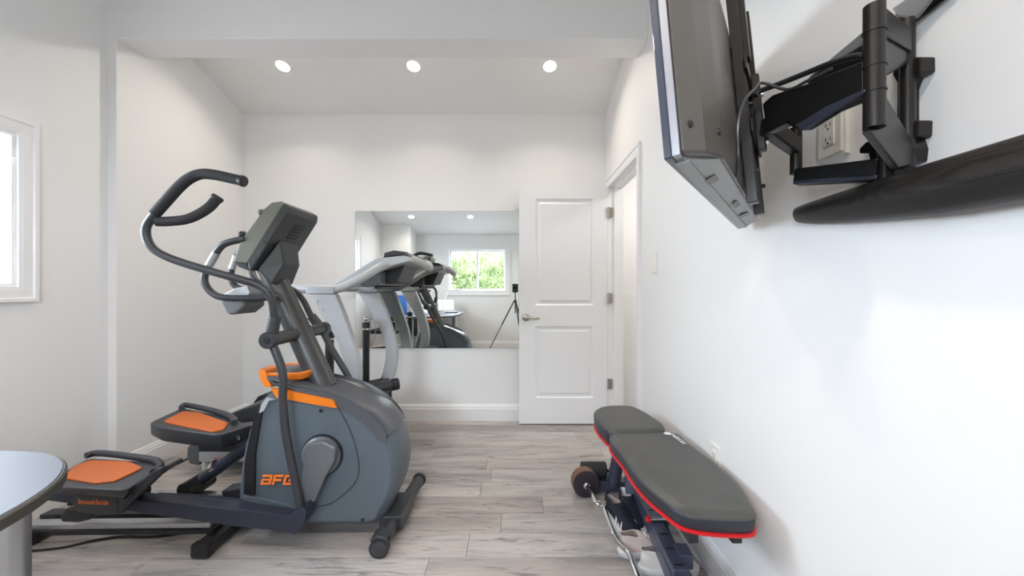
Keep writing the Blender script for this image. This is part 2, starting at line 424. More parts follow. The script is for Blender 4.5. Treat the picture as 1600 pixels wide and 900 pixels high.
# door jamb with stop
jm = MB()
for y0, y1 in ((DY0 - .015, DY0), (DY1, DY1 + .015)): jm.box((XR - .002, y0, 0), (XR + T + .002, y1, DZ))
jm.box((XR - .002, DY0 - .015, DZ), (XR + T + .002, DY1 + .015, DZ + .015))
jm.box((XR + .045, DY0, 0), (XR + .08, DY0 + .012, DZ)).box((XR + .045, DY1 - .012, 0), (XR + .08, DY1, DZ)).box((XR + .045, DY0, DZ - .012), (XR + .08, DY1, DZ))
struct('trim_jamb', jm, TRIM)
casing_frame('trim_doorway_hall', (XR + T, DY0, 0), (0, 1, 0), (0, 0, 1), (1, 0, 0), DY1 - DY0, DZ, .072, bottom=False)

# door leaf, open at a right angle
def on_door(px, py): return at(px, py, 3.275)
d = thing('door_1', 'white two-panel interior door standing open against the back wall', None, (.79, 3.29, 0), kind='structure')
dx0, dx1, dy0, dy1, dz0, dz1 = .033, .788, 3.275, 3.31, .012, 2.04
def rect(a, b, c, e): return (a, b, c, e)
pu = (.172, 1.022, .667, 1.932); pl = (.172, .232, .667, .845)   # x0,z0,x1,z1 of the two panels
lf = MB()
lf.box((dx0, dy0, dz0), (pu[0], dy1, dz1)).box((pu[2], dy0, dz0), (dx1, dy1, dz1))
lf.box((pu[0], dy0, dz0), (pu[2], dy1, pl[1])).box((pu[0], dy0, pl[3]), (pu[2], dy1, pu[1])).box((pu[0], dy0, pu[3]), (pu[2], dy1, dz1))
lf.build('leaf', DOORM, d)
for x0, z0, x1, z1 in (pu, pl):
    m = MB(); R = []
    for e, dep in ((0, 0), (.012, .010), (.028, .011), (.045, .003), (.055, .003)):
        R.append([V((x0 + e, dy0 + dep, z0 + e)), V((x1 - e, dy0 + dep, z0 + e)), V((x1 - e, dy0 + dep, z1 - e)), V((x0 + e, dy0 + dep, z1 - e))])
    m.rings(R, cap0=False, smooth=False); m.box((x0, dy0 + .014, z0), (x1, dy1 - .004, z1))
    m.build('panel', DOORM, d)
c = at(822, 496, 3.275)
h = MB().lathe((c.x, 3.277, c.z), (0, -1, 0), [(0, .033), (.006, .033), (.011, .026), (.013, .012), (.045, .010), (.05, .008)])
h.tube(spline([(c.x, 3.232, c.z), (c.x + .03, 3.226, c.z + .002), (c.x + .07, 3.225, c.z - .006), (c.x + .112, 3.232, c.z - .001)], 5), [.010] * 8 + [.008] * 8)
h.build('door_handle', NICK, d)
for yy in (332, 466, 600):
    c = at(952, yy, 3.27)
    hh = MB().cyl((.793, 3.268, c.z - .045), (.793, 3.268, c.z + .045), .007).box((.793, 3.268, c.z - .042), (.799 + .028, 3.2795, c.z + .042))
    hh.build('hinge', NICK, d)

# windows
def window(name, label, o, u, n, w, h, e=.034, cc=(-.075, -.105)):
    """o: lower corner on inner wall face; u along the wall; n into the room"""
    t = thing(name, label, None, o, kind='structure')
    o, u, n = V(o), V(u), V(n); z = V((0, 0, 1))
    def bx(m, a0, b0, c0, a1, b1, c1):
        P = [o + u * a + z * b + n * c for a, b, c in ((a0, b0, c0), (a1, b0, c0), (a1, b1, c0), (a0, b1, c0), (a0, b0, c1), (a1, b0, c1), (a1, b1, c1), (a0, b1, c1))]
        m.add(P, [(0, 3, 2, 1), (4, 5, 6, 7), (0, 1, 5, 4), (1, 2, 6, 5), (2, 3, 7, 6), (3, 0, 4, 7)])
    m = MB(); s = .022
    bx(m, -.015, -.02, -.12, w + .015, 0, .0); bx(m, -.015, h, -.12, w + .015, h + .015, 0); bx(m, -.015, 0, -.12, 0, h, 0); bx(m, w, 0, -.12, w + .015, h, 0)
    m.build('window_frame', TRIM, t)
    half = w / 2
    for a0, a1, c in ((0.0, half + .015, cc[0]), (half - .015, w, cc[1])):
        m = MB()
        bx(m, a0, 0, c, a1, e, c + .03); bx(m, a0, h - e, c, a1, h, c + .03); bx(m, a0, e, c, a0 + e, h - e, c + .03); bx(m, a1 - e, e, c, a1, h - e, c + .03)
        sh = m.build('sash', SASH, t, bevel=.002)
        g = MB(); bx(g, a0 + e - .004, e - .004, c + .013, a1 - e + .004, h - e + .004, c + .017); g.build('pane', GLASS, sh)
    return t
w1 = window('window_1', 'white sliding window in the left wall above the desk', (XN, WY0, WZ0), (0, 1, 0), (1, 0, 0), WY1 - WY0, WZ1 - WZ0, .018, (-.045, -.032))
w2 = window('window_2', 'white sliding window in the rear wall seen in the mirror', (-1.27, YR, 1.12), (1, 0, 0), (0, 1, 0), 1.08, .79)
c = at(27, 222, 1.9)
tag(MB().box((XN + .0, 1.845, 1.865), (XN + .030, 1.862, 1.90)).box((XN + .022, 1.845, 1.80), (XN + .030, 1.862, 1.87)).build('blind_hook', SASH, bevel=.002), 'small white blind hook on the corner of the left window trim', 'hook')

# ceiling downlights
def downlight(x, y, n, label):
    z = ceil_z(y); p = V((x, y, z)); n = V(n).normalized()
    t = thing('recessed_light', label, 'light', p)
    MB().lathe(p + n * .0, n, [(0, .056), (.004, .056), (.005, .048), (.002, .047)]).build('trim_ring', TRIM, t)
    MB().lathe(p + n * .001, n, [(0, .046), (.003, .046)]).build('lens', LAMPE, t)
    l = bpy.data.lights.new('bulb', 'AREA'); l.shape = 'DISK'; l.size = .085; l.energy = LAMP_W; l.color = (1, .885, .76); l.spread = math.radians(140)
    o = bpy.data.objects.new('bulb', l); o.location = n * .008; o.rotation_euler = (-n).to_track_quat('Z', 'Y').to_euler(); col.objects.link(o); o.parent = t
nf = (0, -.333, -1); nr = (0, .299, -1)
for x, w_ in ((-1.765, 'leftmost recessed ceiling light on the sloped ceiling past the beam'), (-.773, 'middle recessed ceiling light of three past the beam'), (.263, 'right-hand recessed ceiling light, nearest the open door')):
    downlight(x, 2.918, nf, w_)
for x, w_ in ((-1.81, 'recessed ceiling light at the left in the mirror, above the alcove wall'), (-.78, 'recessed ceiling light above the rear window, right of two in the mirror'), (.25, 'recessed ceiling light above the camera tripod')):
    downlight(x, .083, nr, w_)

# mirror
mr = thing('wall_mirror', 'large frameless rectangular mirror on the back wall beside the door', 'mirror', (-.5, YB, 1.24))
MB().box((-1.41, YB - .006, .639), (.41, YB, 1.848)).build('backing', EDG, mr)
MB().add([(-1.408, YB - .0065, .641), (.408, YB - .0065, .641), (.408, YB - .0065, 1.846), (-1.408, YB - .0065, 1.846)], [(0, 1, 2, 3)]).build('mirror_glass', MIRR, mr)

# switch and outlets on the right wall
def plate(t, y, z, wy=.072, hz=.117, th=.006):
    MB().box((XR - th, y - wy / 2, z - hz / 2), (XR, y + wy / 2, z + hz / 2)).build('plate', PLAS, t, bevel=.003)
def duplex(name, label, y, z, box=0):
    t = thing(name, label, 'outlet', (XR, y, z))
    if box: MB().box((XR - box, y - .042, z - .066), (XR, y + .042, z + .066)).build('surface_box', PLAS, t, bevel=.003)
    MB().box((XR - box - .006, y - .036, z - .0585), (XR - box, y + .036, z + .0585)).build('plate', PLAS, t, bevel=.003)
    MB().box((XR - box - .009, y - .0167, z - .034), (XR - box - .005, y + .0167, z + .034)).build('receptacle', PLAS, t, bevel=.0015)
    x = XR - box - .0095
    for zz in (z + .018, z - .018):
        m = MB(); m.box((x, y - .008, zz - .004), (x + .001, y - .0065, zz + .005)).box((x, y + .0055, zz - .004), (x + .001, y + .0075, zz + .006)).cyl((x, y, zz - .010), (x + .001, y, zz - .010), .0025)
        m.build('slot', SLOT, t)
    for zz in (z + .048, z - .048): MB().cyl((x + .003, y, zz), (x + .0045, y, zz), .003).build('screw', PLAS, t)
duplex('wall_outlet', 'cream duplex wall outlet behind the television arm', .957, 1.558, .012)
duplex('wall_outlet', 'white wall outlet low on the right wall beside the bench', 1.53, .487)
t = thing('light_switch', 'white rocker light switch on the right wall beside the doorway', 'switch', (XR, 2.2, 1.31))
plate(t, 2.2, 1.315); MB().box((XR - .010, 2.183, 1.28), (XR - .005, 2.217, 1.35)).build('rocker', PLAS, t, bevel=.002)

# ------------------------------------------------------------------ elliptical trainer
YC_, YN, YF = 1.90, 1.68, 2.12
el = thing('elliptical_trainer', 'grey and orange elliptical trainer with curved black handlebars in front of the treadmill', 'exercise machine', (-1.0, YC_, 0))
# flywheel housing
def xz(px, py, Y): p = at(px, py, Y); return (p.x, p.z)
YS0, YS1 = 1.765, 2.035
hp = [(381, 800), (380, 740), (392, 680), (404, 640), (420, 612), (470, 612), (528, 626), (560, 638), (576, 652), (590, 670), (604, 704), (610, 735), (604, 770), (592, 795), (580, 813), (530, 814), (478, 814), (430, 808)]
outl = [xz(x, y, YS0) for x, y in hp]
outl = [tuple(p)[:2] for p in spline([V((*p, 0)) for p in outl], 3, True)]
YM0 = YS0 + .045; YM1 = YS1 - .045
rg = []
for h_, d_ in [(YS0, .0), (YS0 + .004, -.006), (YS0 + .02, -.020), (YM0, -.034), ((YM0 + YM1) / 2, -.040), (YM1, -.034), (YS1 - .02, -.020), (YS1, 0)]:
    r_ = []
    for p0_, p1_ in zip(outl, inset(outl, d_)):
        g_ = min(1, max(0, 1 - (p0_[1] - .50) / .10)); r_.append(V((p0_[0] + (p1_[0] - p0_[0]) * g_, h_, p0_[1] + (p1_[1] - p0_[1]) * g_ - (1 - g_) * .012)))
    rg.append(r_)
shell = MB().rings(rg)
sh = shell.build('housing', SLATE, el)
# hood over the top
top = [(416, 583), (448, 582), (480, 583), (512, 586), (540, 594), (570, 608), (600, 627), (616, 642), (626, 655)]
Yt = 2.03
tp = [xz(x, y, Yt) for x, y in top]
tp = [(-1.155, .768), (-1.09, .762), (-1.03, .735)] + tp[3:]
low = [xz(x, y, Y_) for x, y, Y_ in ((622, 669, 1.95), (600, 661, 1.84), (578, 651, 1.78), (560, 640, YS0), (528, 624, YS0), (480, 612, YS0), (444, 607, YS0), (425, 604, YS0))]
tp2 = [tuple(p)[:2] for p in spline([V((*p, 0)) for p in tp], 3)]
lw2 = [tuple(p)[:2] for p in spline([V((*p, 0)) for p in low], 2)]
hood = tp2 + lw2
# pull the low rim right end out to the housing edge
rg = []
for h_, d_, e_ in [(YS0 - .004, .022, 0), (YS0 - .002, .010, 0), (YS0 + .006, .003, -.014), (YS0 + .02, -.002, -.026), (YM0, -.006, -.038), (1.90, -.010, -.040), (YM1, -.006, -.038), (YS1 - .02, -.002, -.026), (YS1 + .0, .008, 0), (YS1 + .002, .022, 0)]:
    ia_, ib_ = inset(hood, d_), inset(hood, d_ + e_); r_ = []
    for p0_, p1_ in zip(ia_, ib_):
        g_ = min(1, max(0, (.66 - p0_[1]) / .10)); r_.append(V((p0_[0] + (p1_[0] - p0_[0]) * g_, h_, p0_[1] + (p1_[1] - p0_[1]) * g_)))
    rg.append(r_)
MB().rings(rg).build('hood', SLATED, el)
# lower skirt, black accent, silver corner
def face(px, Y=YS0, th=.006, name='panel', m=SLATE, parent=None, bevel=0, smooth=0):
    pts = [at(x, y, Y) for x, y in px]
    if smooth: pts = spline(pts, smooth, True)
    return MB().prism(pts, (0, th, 0)).build(name, m, parent or el, bevel=bevel)
face([(409, 642), (404, 672), (398, 710), (397, 774), (381, 772), (382, 722), (390, 680), (398, 650)], YS0 - .012, .014, 'accent_strip', BLK)
face([(416, 622), (420, 622), (428, 625), (420, 626), (412, 642), (405, 646), (408, 632)], YS0 - .013, .014, 'corner_trim', SILV)
face([(423, 607), (446, 610), (520, 625), (526, 638), (490, 632), (448, 624), (432, 622)], YS0 - .013, .016, 'orange_stripe', ORA)
face([(379, 775), (396, 776), (452, 789), (470, 798), (470, 811), (430, 806), (380, 798)], YS0 - .010, .012, 'skirt_panel', SLATE, bevel=.003)
# seam line of the large side cover
sp = spline([at(x, y, YS0 - .006) for x, y in ((528, 636), (545, 668), (556, 700), (561, 730), (556, 752), (540, 770), (516, 787), (485, 793))], 4)
MB().tube(sp, .0013, 6).build('seam', BLK, el)
for x, y, r in ((501, 642, .008), (566, 813, .007)):
    c = at(x, y, YS0 - .006); MB().cyl(c, c + V((0, .004, 0)), r).build('bolt_hole', BLK, el)
# crank disc and arm
c = at(501, 713, YS0 - .02)
MB().lathe(c + V((0, .02, 0)), (0, -1, 0), [(0, .094), (.010, .094), (.010, .09)]).build('crank_recess', BLK, el)
MB().lathe(c + V((0, .018, 0)), (0, -1, 0), [(0, .088), (.018, .088), (.030, .078), (.034, .02)]).build('crank_disc', GRAYP, el)
face([(478, 700), (486, 692), (505, 690), (524, 700), (522, 722), (508, 745), (484, 800), (470, 806), (466, 780), (472, 730)], YS0 - .062, .03, 'crank_arm', GRAYP, bevel=.008)
dk_ = [0]
m = MB(); lo_ = at(407, 757, YS0 - .013)
def stroke(x0, z0, x1, z1):
    k_ = .045 / 1.0; sx_ = .0465; dk_[0] += .00025
    m.prism([lo_ + V((sx_ * (x0 + .25 * z0), 0, k_ * z0)), lo_ + V((sx_ * (x1 + .25 * z0), 0, k_ * z0)), lo_ + V((sx_ * (x1 + .25 * z1), 0, k_ * z1)), lo_ + V((sx_ * (x0 + .25 * z1), 0, k_ * z1))], (0, -.0008 - dk_[0], 0))
for x0, bars in ((0, ((0, .78, 1, 1), (.76, 0, 1, 1), (0, .40, 1, .58), (0, 0, .24, .5), (0, 0, 1, .2), (0, .78, .3, .9))), (1.12, ((0, .78, .95, 1), (0, 0, .24, 1), (0, .38, .85, .58))), (2.2, ((0, .78, 1, 1), (0, 0, .24, 1), (0, 0, 1, .2), (.76, 0, 1, .52), (.45, .38, 1, .54)))):
    for a_0, b_0, a_1, b_1 in bars: stroke(x0 + a_0, b_0, x0 + a_1, b_1)
m.build('lettering', CLR_O, el)
# orange bottle tray on the hood
ty = 1.90
tr = [(-1.19, 1.785), (-1.08, 1.775), (-.995, 1.79), (-.975, 1.90), (-.995, 2.00), (-1.08, 2.02), (-1.19, 2.01), (-1.225, 1.90)]
tr = [tuple(p)[:2] for p in spline([V((*p, 0)) for p in tr], 4, True)]
zt = .772
MB().loft(tr, lambda a, b, h_: V((a, b, h_)), [(zt - .03, .012), (zt - .012, .002), (zt, 0), (zt + .005, .004), (zt + .004, .014), (zt - .012, .024), (zt - .014, .034)]).build('bottle_tray', ORA, el)
face([(403, 577), (414, 580), (424, 606), (412, 604), (406, 592)], YS0 + .0, .10, 'tray_lip', ORA, bevel=.004)
# column
ct, cbm = at(421, 418, YC_), at(497, 583, YC_)
cb2 = cbm + (cbm - ct).normalized() * .08
MB().tube([ct, cb2], [.054, .060], 24, sq=.85).build('column', COLM, el)
# pivot tube with end caps
pn, pf = at(426, 531, YN), at(500, 514, YF)
pv = V(((pn.x + pf.x) / 2, 0, (pn.z + pf.z) / 2))
pn = V((pv.x, YN - .02, pv.z)); pf = V((pv.x, YF + .03, pv.z))
MB().cyl(pn, pf, .030).build('pivot_tube', COLM, el)
for e, s_ in ((pn, -1), (pf, 1)):
    MB().lathe(e + V((0, .035 * -s_ * 1, 0)), (0, s_, 0), [(0, .035), (.04, .037), (.045, .034)]).build('pivot_cap', GUN, el)
    MB().lathe(e, (0, s_, 0), [(.009, .016), (.012, .015)]).build('pivot_bolt', BLK, el)
# moving handlebars (near one drawn from the picture, far one swung forward)
hl_px = [(429, 500), (428, 492), (425, 470), (416, 454), (400, 444), (380, 438), (330, 424), (290, 412), (260, 401), (240, 389), (230, 374), (228, 358), (233, 346), (242, 334), (260, 314), (280, 292), (296, 279), (314, 272), (334, 273), (358, 278), (380, 283)]
gr_px = [(244, 346), (262, 346), (290, 343), (310, 335), (328, 323), (340, 309)]
def bow(i, n): return -.10 * math.sin(min(1, i / n * 1.3) * math.pi / 2)
H = [at(x, y, YN + .00 + bow(i, len(hl_px))) for i, (x, y) in enumerate(hl_px)]
G = [at(x, y, YN - .09 + .01 * i) for i, (x, y) in enumerate(gr_px)]
def handle(H, G, lower, near):
    n = 'moving_handlebar'
    a = MB().tube(spline(H[:14], 4), .0165, 12).build(n, GUN, el)
    MB().tube(spline(H[13:], 4), .021, 14).build('foam_grip', RUB, a)
    MB().tube(spline(G, 4), .020, 14).build('foam_grip', RUB, a)
    for e in (H[-1], G[-1]):
        q = spline(H[13:], 4) if e is H[-1] else spline(G, 4)
        dd = (q[-1] - q[-2]).normalized(); MB().lathe(e - dd * .012, dd, [(0, .0215), (.004, .0235), (.016, .0235), (.020, .019)], 16).build('end_cap', BLK, a)
    dd = (V((pv.x, H[0].y, pv.z)) - H[0]).normalized(); MB().tube([H[0] - dd * .015, V((pv.x, H[0].y, pv.z))], [.024, .026], 16).build('sleeve', GUN, a)
    MB().tube(spline(lower, 4), .0175, 12).build('link_arm', GUN, el)
lower = [V((pv.x, YN, pv.z))] + [at(x, y, YN) for x, y in ((441, 580), (442, 625), (446, 670), (452, 705), (460, 745), (468, 785), (474, 810))]
handle(H, G, lower, True)
# far handlebar: same shape turned about the pivot
def swing(p, ang):
    dx, dz = p.x - pv.x, p.z - pv.z; ca, sa = math.cos(ang), math.sin(ang)
    return V((pv.x + dx * ca + dz * sa, 2 * YC_ - p.y, pv.z - dx * sa + dz * ca))
A = math.radians(-23)
def swf(p, a): return swing(p, a)
a_ = math.radians(-14)
Hf = [at(x, y, YF) for x, y in ((489, 499), (483, 488), (474, 470), (462, 456), (448, 450), (432, 449), (415, 447), (400, 438))] 
Hf += [at(x, y, YF + .05) for x, y in ((394, 425), (391, 405), (392, 385), (402, 365), (412, 350), (424, 340), (438, 335), (450, 338))]
Gf = [at(398, 380, YF + .05), at(412, 378, YF + .05), at(425, 372, YF + .05), at(434, 364, YF + .04)]
a = MB().tube(spline(Hf[:11], 4), .0165, 12).build('moving_handlebar', GUN, el)
MB().tube(spline(Hf[10:], 4), .020, 12).build('foam_grip', RUB, a)
MB().tube(spline(Gf, 4), .019, 12).build('foam_grip', RUB, a)
MB().tube([Hf[0] + (Hf[0] - Hf[2]).normalized() * -.02, V((pv.x, YF, pv.z))], [.024, .026], 16).build('sleeve', GUN, a)
lowf = [V((pv.x, YF, pv.z)), at(520, 548, YF), at(545, 590, YF), at(566, 640, YF), at(560, 700, YF), at(540, 760, YF)]
MB().tube(spline(lowf, 4), .0175, 12).build('link_arm', GUN, el)
# fixed handlebars: a loop in front of the console with pulse sensors
def fix(Y0, Y1, px, m=GUN):
    pts = [at(x, y, Y0 + (Y1 - Y0) * min(1, i / 3)) for i, (x, y) in enumerate(px)]
    return MB().tube(spline(pts, 4), .0155, 12).build('fixed_handlebar', m, el)
nb = fix(1.80, 1.765, [(438, 462), (416, 465), (385, 466), (350, 465), (332, 458), (321, 444), (320, 430), (328, 412), (340, 392), (350, 382), (364, 377), (384, 373)])
MB().tube([at(327, 414, 1.765), at(338, 395, 1.765)], .0172, 14).build('pulse_sensor', ALU, nb)
fb = fix(1.94, 2.06, [(440, 458), (420, 455), (398, 455), (378, 452), (365, 444), (361, 432), (363, 415), (370, 398), (380, 388)])
MB().tube([at(362, 420, 2.06), at(369, 400, 2.06)], .0172, 14).build('pulse_sensor', ALU, fb)
# bottle / battery box hung on the fixed bars
pts = [(343, 468), (350, 466), (380, 466), (384, 478), (368, 491), (358, 492), (353, 489)]
MB().prism([at(x, y, 1.83) for x, y in pts], (0, .15, 0)).build('holder_box', GRAYP, el, bevel=.012, seg=3)
pts = [(348, 460), (368, 450), (386, 447), (390, 458), (384, 466), (346, 467)]
MB().prism([at(x, y, 1.825) for x, y in pts], (0, .17, 0)).build('holder_lid', SILV, el, bevel=.004)
# console
YK0, YK1 = 1.76, 2.03
cs = [(362, 406), (372, 382), (380, 364), (400, 340), (411, 326), (425, 316), (436, 313), (446, 320), (444, 330), (388, 421)]
con = thing('console', None, None, at(400, 370, YC_), parent=el)
MB().prism([at(x, y, YK0) for x, y in [(388, 422), (386, 404), (438, 324), (447, 318), (450, 322), (449, 332), (392, 423)]], (0, YK1 - YK0, 0)).build('console_back', CONSB, con, bevel=.006)
MB().prism([at(x, y, YK0 - .002) for x, y in [(364, 409), (372, 384), (382, 366), (400, 342), (410, 328), (424, 316), (438, 314), (446, 318), (440, 324), (386, 412)]], (0, YK1 - YK0 + .004, 0)).build('console_shell', CONS, con, bevel=.006)
MB().prism([at(x, y, YK0 + .01) for x, y in [(364, 407), (386, 412), (388, 423), (372, 417)]], (0, YK1 - YK0 - .02, 0)).build('console_chin', CONSB, con, bevel=.004)
# flat rear face with vent (plane leaning with the console)
pa, pb_ = at(450.5, 331, YK0), at(392.5, 423.5, YK0)
ax = (pa - pb_).normalized(); nn = ax.cross(V((0, 1, 0))).normalized()
if nn.x < 0: nn = -nn
def conp(s_, w_, d_): return pb_ + ax * s_ + V((0, w_, 0)) + nn * d_
Lc = (pa - pb_).length
for k in range(5):
    s0 = Lc * (.60 + .055 * k)
    m = MB(); m.rings([[conp(s0 + a, b, d_) for a, b in ((0, .105), (.006, .105), (.006, .18), (0, .18))] for d_ in (0, .004)], smooth=False)
    m.build('vent_slat', BLK, con)
# stem housing behind the console
m = MB()
m.rings([[conp(s_, w_, 0) for s_, w_ in ((.01, .03), (Lc * .55, .06), (Lc * .55, .21), (.01, .24))],
         [conp(-.02, .05, .085), conp(Lc * .28, .07, .075), conp(Lc * .28, .20, .075), conp(-.02, .22, .085)]], smooth=False)
m.build('stem_housing', CONSB, con, bevel=.006)
MB().cyl(conp(Lc * .45, -.003, -.02), conp(Lc * .45, .003, -.02), .004).build('screw', BLK, con)
for px, py in ((411, 333), (381, 367)):
    p = at(px, py, YK0 + .02); MB().ball(p, .018, (1, 1.6, 1)).build('cup_rim' if px > 400 else 'display_hood', CONS if px > 400 else BLK, con)
# front stabiliser
s0, s1 = V((-.585, 1.70, .062)), V((-.555, 2.21, .062))
MB().tube([s0, s1], .032, 18).build('front_stabiliser', GUN, el)
MB().tube([s1, s1 + V((0, .02, 0))], .037, 18).build('end_cap', BLK, el)
MB().lathe(V((-.59, 1.655, .042)), (0, 1, 0), [(0, .026), (.002, .042), (.034, .042), (.036, .026)]).build('transport_wheel', BLK, el)
MB().lathe(V((-.59, 1.650, .042)), (0, 1, 0), [(0, .015), (.006, .034)]).build('wheel_hub', GUN, el)
MB().prism([(-.615, 1.66, .035), (-.565, 1.66, .035), (-.556, 1.66, .088), (-.60, 1.66, .10), (-.63, 1.66, .08)], (0, .07, 0)).build('wheel_bracket', GUN, el, bevel=.005)
MB().box((-.64, 1.80, .03), (-.53, 2.02, .10)).build('foot_mount', GUN, el, bevel=.008)
# rear cross foot
r0, r1 = V((-1.36, 1.66, .035)), V((-1.36, 2.14, .035))
MB().bar(r0, r1, .07, .05).build('rear_stabiliser', DARK, el, bevel=.008)
MB().bar(r0 + V((0, -.012, 0)), r0 + V((0, .03, 0)), .078, .062).build('end_cap', BLK, el, bevel=.01)
MB().bar((-1.42, YC_, .075), (-.60, YC_, .075), .09, .05).build('base_beam', DARK, el, bevel=.006)
MB().bar((-2.42 + .1, YC_, .045), (-1.40, YC_, .055), .06, .04).build('base_beam', DARK, el, bevel=.006)
MB().bar((-2.22, 1.66, .03), (-2.22, 2.14, .03), .07, .05).build('rear_stabiliser', DARK, el, bevel=.008)
# rails
for Y in (1.76, 2.0):
    q = thing('rail', None, None, (-1.8, Y, .09), parent=el)
    MB().bar((-2.28, Y, .085), (-1.38, Y, .095), .045, .025).build('rail_track', ALU, q, bevel=.003)
    MB().bar((-2.30, Y, .062), (-1.36, Y, .072), .06, .022).build('rail_bed', BLK, q, bevel=.003)
# near pedal arm
def bx4(px, Y, th, name, m, parent=el, bevel=.005): return MB().prism([at(x, y, Y) for x, y in px], (0, th, 0)).build(name, m, parent, bevel=bevel)
bx4([(60, 766), (190, 778), (320, 792), (400, 800), (466, 809), (456, 833), (360, 822), (186, 797), (60, 781)], YN - .03, .06, 'pedal_arm', NAVY)
bx4([(448, 812), (472, 794), (478, 800), (476, 816), (462, 836), (452, 833)], YN - .045, .09, 'arm_bracket', NAVY, bevel=.003)
bx4([(235, 775), (300, 778), (380, 786), (440, 797), (446, 806), (380, 800), (230, 788)], YN + .06, .04, 'inner_arm', NAVY, bevel=.01)
# near pedal
pd = thing('foot_pedal', None, None, (-1.8, 1.70, .33), parent=el)
def quadxy(px, z, n=4):
    return [tuple(p)[:2] for p in spline([onz(x, y, z) for x, y in px], n, True)]
zp = .352
def dense(pts, k=5):
    out = []
    for i in range(len(pts)):
        a, b = V((*pts[i], 0)), V((*pts[(i + 1) % len(pts)], 0))
        for j in range(k): out.append(tuple(a.lerp(b, .08 + .84 * j / (k - 1)))[:2])
    return out
def tilt(x0, sl): return lambda a, b, h_: V((a, b, h_ + (a - x0) * sl))
ol = dense([tuple(onz(x, y, zp))[:2] for x, y in ((84, 744), (138, 714), (236, 722), (250, 732), (196, 768), (92, 760))])
MB().loft(ol, tilt(-1.8, .02), [(zp - .05, .03), (zp - .02, .004), (zp - .002, 0), (zp + .0, .008)]).build('pedal_body', GUN, pd)
bx4([(206, 762), (240, 735), (251, 731), (252, 740), (214, 776), (196, 792), (187, 806), (184, 780)], YN - .09, .03, 'side_guard', DARK, pd, .006)
og = dense([tuple(onz(x, y, zp))[:2] for x, y in ((98, 747), (114, 730), (140, 719), (200, 722), (224, 733), (180, 754), (148, 757))])
MB().loft(og, tilt(-1.8, .02), [(zp - .004, 0), (zp + .005, .0), (zp + .007, .004)]).build('grip_mat', PEDO, pd)
rim = spline([onz(x, y, zp) + V((0, 0, .012)) for x, y in ((134, 716), (150, 712), (180, 714), (236, 722), (248, 727), (250, 733), (240, 742))], 4)
MB().tube(rim, .015, 10).build('toe_rim', DARK, pd)
a1 = [(88, 757), (150, 760), (190, 768), (204, 764), (246, 733), (250, 738), (196, 775), (186, 780), (184, 804), (150, 806), (116, 800), (112, 788), (114, 772), (90, 768)]
MB().prism([at(x, y, YN - .075) for x, y in a1], (0, .12, 0)).build('carriage_cover', GUN, pd, bevel=.008, seg=3)
lettering('SmoothStride', CLR_O, pd, at(122, 787, YN - .0765), (1, 0, -.04), (0.04, 0, 1), .030, .001, shear=.15, bold=.0, width=.128)
def roller(c, parent, Y, name='roller'):
    MB().lathe((c.x, Y - .035, c.z), (0, 1, 0), [(0, .03), (.008, .048), (.062, .048), (.07, .03)]).build(name, BLK, parent)
c = at(212, 768, 1.80); roller(c, pd, 1.80)
bx4([(92, 805), (100, 796), (116, 793), (136, 796), (142, 806), (138, 814), (120, 818), (94, 817)], 1.70, .09, 'roller_cover', DARK, pd, .012)
# far pedal
pf_ = thing('foot_pedal', None, None, (-1.6, 2.1, .42), parent=el)
zf = .44
ol = dense([tuple(onz(x, y, zf))[:2] for x, y in ((234, 660), (284, 637), (358, 651), (392, 664), (342, 680), (250, 668))])
MB().loft(ol, tilt(-1.6, .0), [(zf - .075, .012), (zf - .06, .002), (zf - .004, 0), (zf, .006)]).build('pedal_body', DARK, pf_)
og = dense([tuple(onz(x, y, zf))[:2] for x, y in ((254, 660), (285, 644), (310, 645), (357, 662), (350, 672), (332, 676))])
MB().loft(og, tilt(-1.6, .0), [(zf - .004, 0), (zf + .005, .0), (zf + .007, .004)]).build('grip_mat', PEDO, pf_)
rim = spline([onz(x, y, zf) + V((0, 0, .012)) for x, y in ((284, 640), (290, 636), (320, 642), (350, 650), (364, 657), (366, 664))], 4)
MB().tube(rim, .016, 10).build('toe_rim', DARK, pf_)
bx4([(358, 668), (394, 664), (402, 668), (398, 680), (360, 700), (346, 688)], 2.04, .07, 'carriage_cover', DARK, pf_)
c = at(369, 685, 1.985); MB().lathe(c, (0, -1, 0), [(0, .020), (.006, .020), (.007, .012)]).build('pivot_washer', CHROME, pf_)
MB().lathe(c + V((0, -.006, 0)), (0, -1, 0), [(0, .009), (.004, .008)]).build('pivot_bolt', BLK, pf_)
MB().tube([at(398, 690, 2.0), at(318, 748, 2.0)], .031, 16).build('pedal_arm', NAVY, el)
MB().tube([at(340, 727, 2.0), at(334, 732, 2.0)], .033, 16).build('arm_collar', CHROME, el)
c = at(310, 757, 2.0); MB().tube([V((c.x - .015, 1.93, c.z - .005)), V((c.x + .01, 2.06, c.z + .01))], .045, 18).build('roller', BLK, el)
bx4([(345, 768), (384, 762), (392, 780), (350, 782)], 1.95, .08, 'inner_arm', DARK)

# ------------------------------------------------------------------ treadmill with two treadles
TN, TF = 2.42, 3.175
td = thing('treadmill', 'silver-framed treadmill with curved uprights and two treadles behind the elliptical trainer', 'exercise machine', (-1.3, 2.8, 0))
def upright(Y, px):
    pts = [at(x, y, TN) for x, y in px]
    pts = spline([p + V((0, Y - TN, 0)) for p in pts], 4, False)
    return pts
# traced on the near one; both share the shape at their own distance
fr = [(518, 458), (530, 480), (548, 508), (563, 535), (572, 560), (575, 585), (570, 610), (560, 640), (545, 690), (535, 720)]
bk = [(500, 720), (508, 690), (522, 650), (533, 615), (536, 585), (530, 560), (517, 530), (503, 505), (490, 480), (478, 458)]
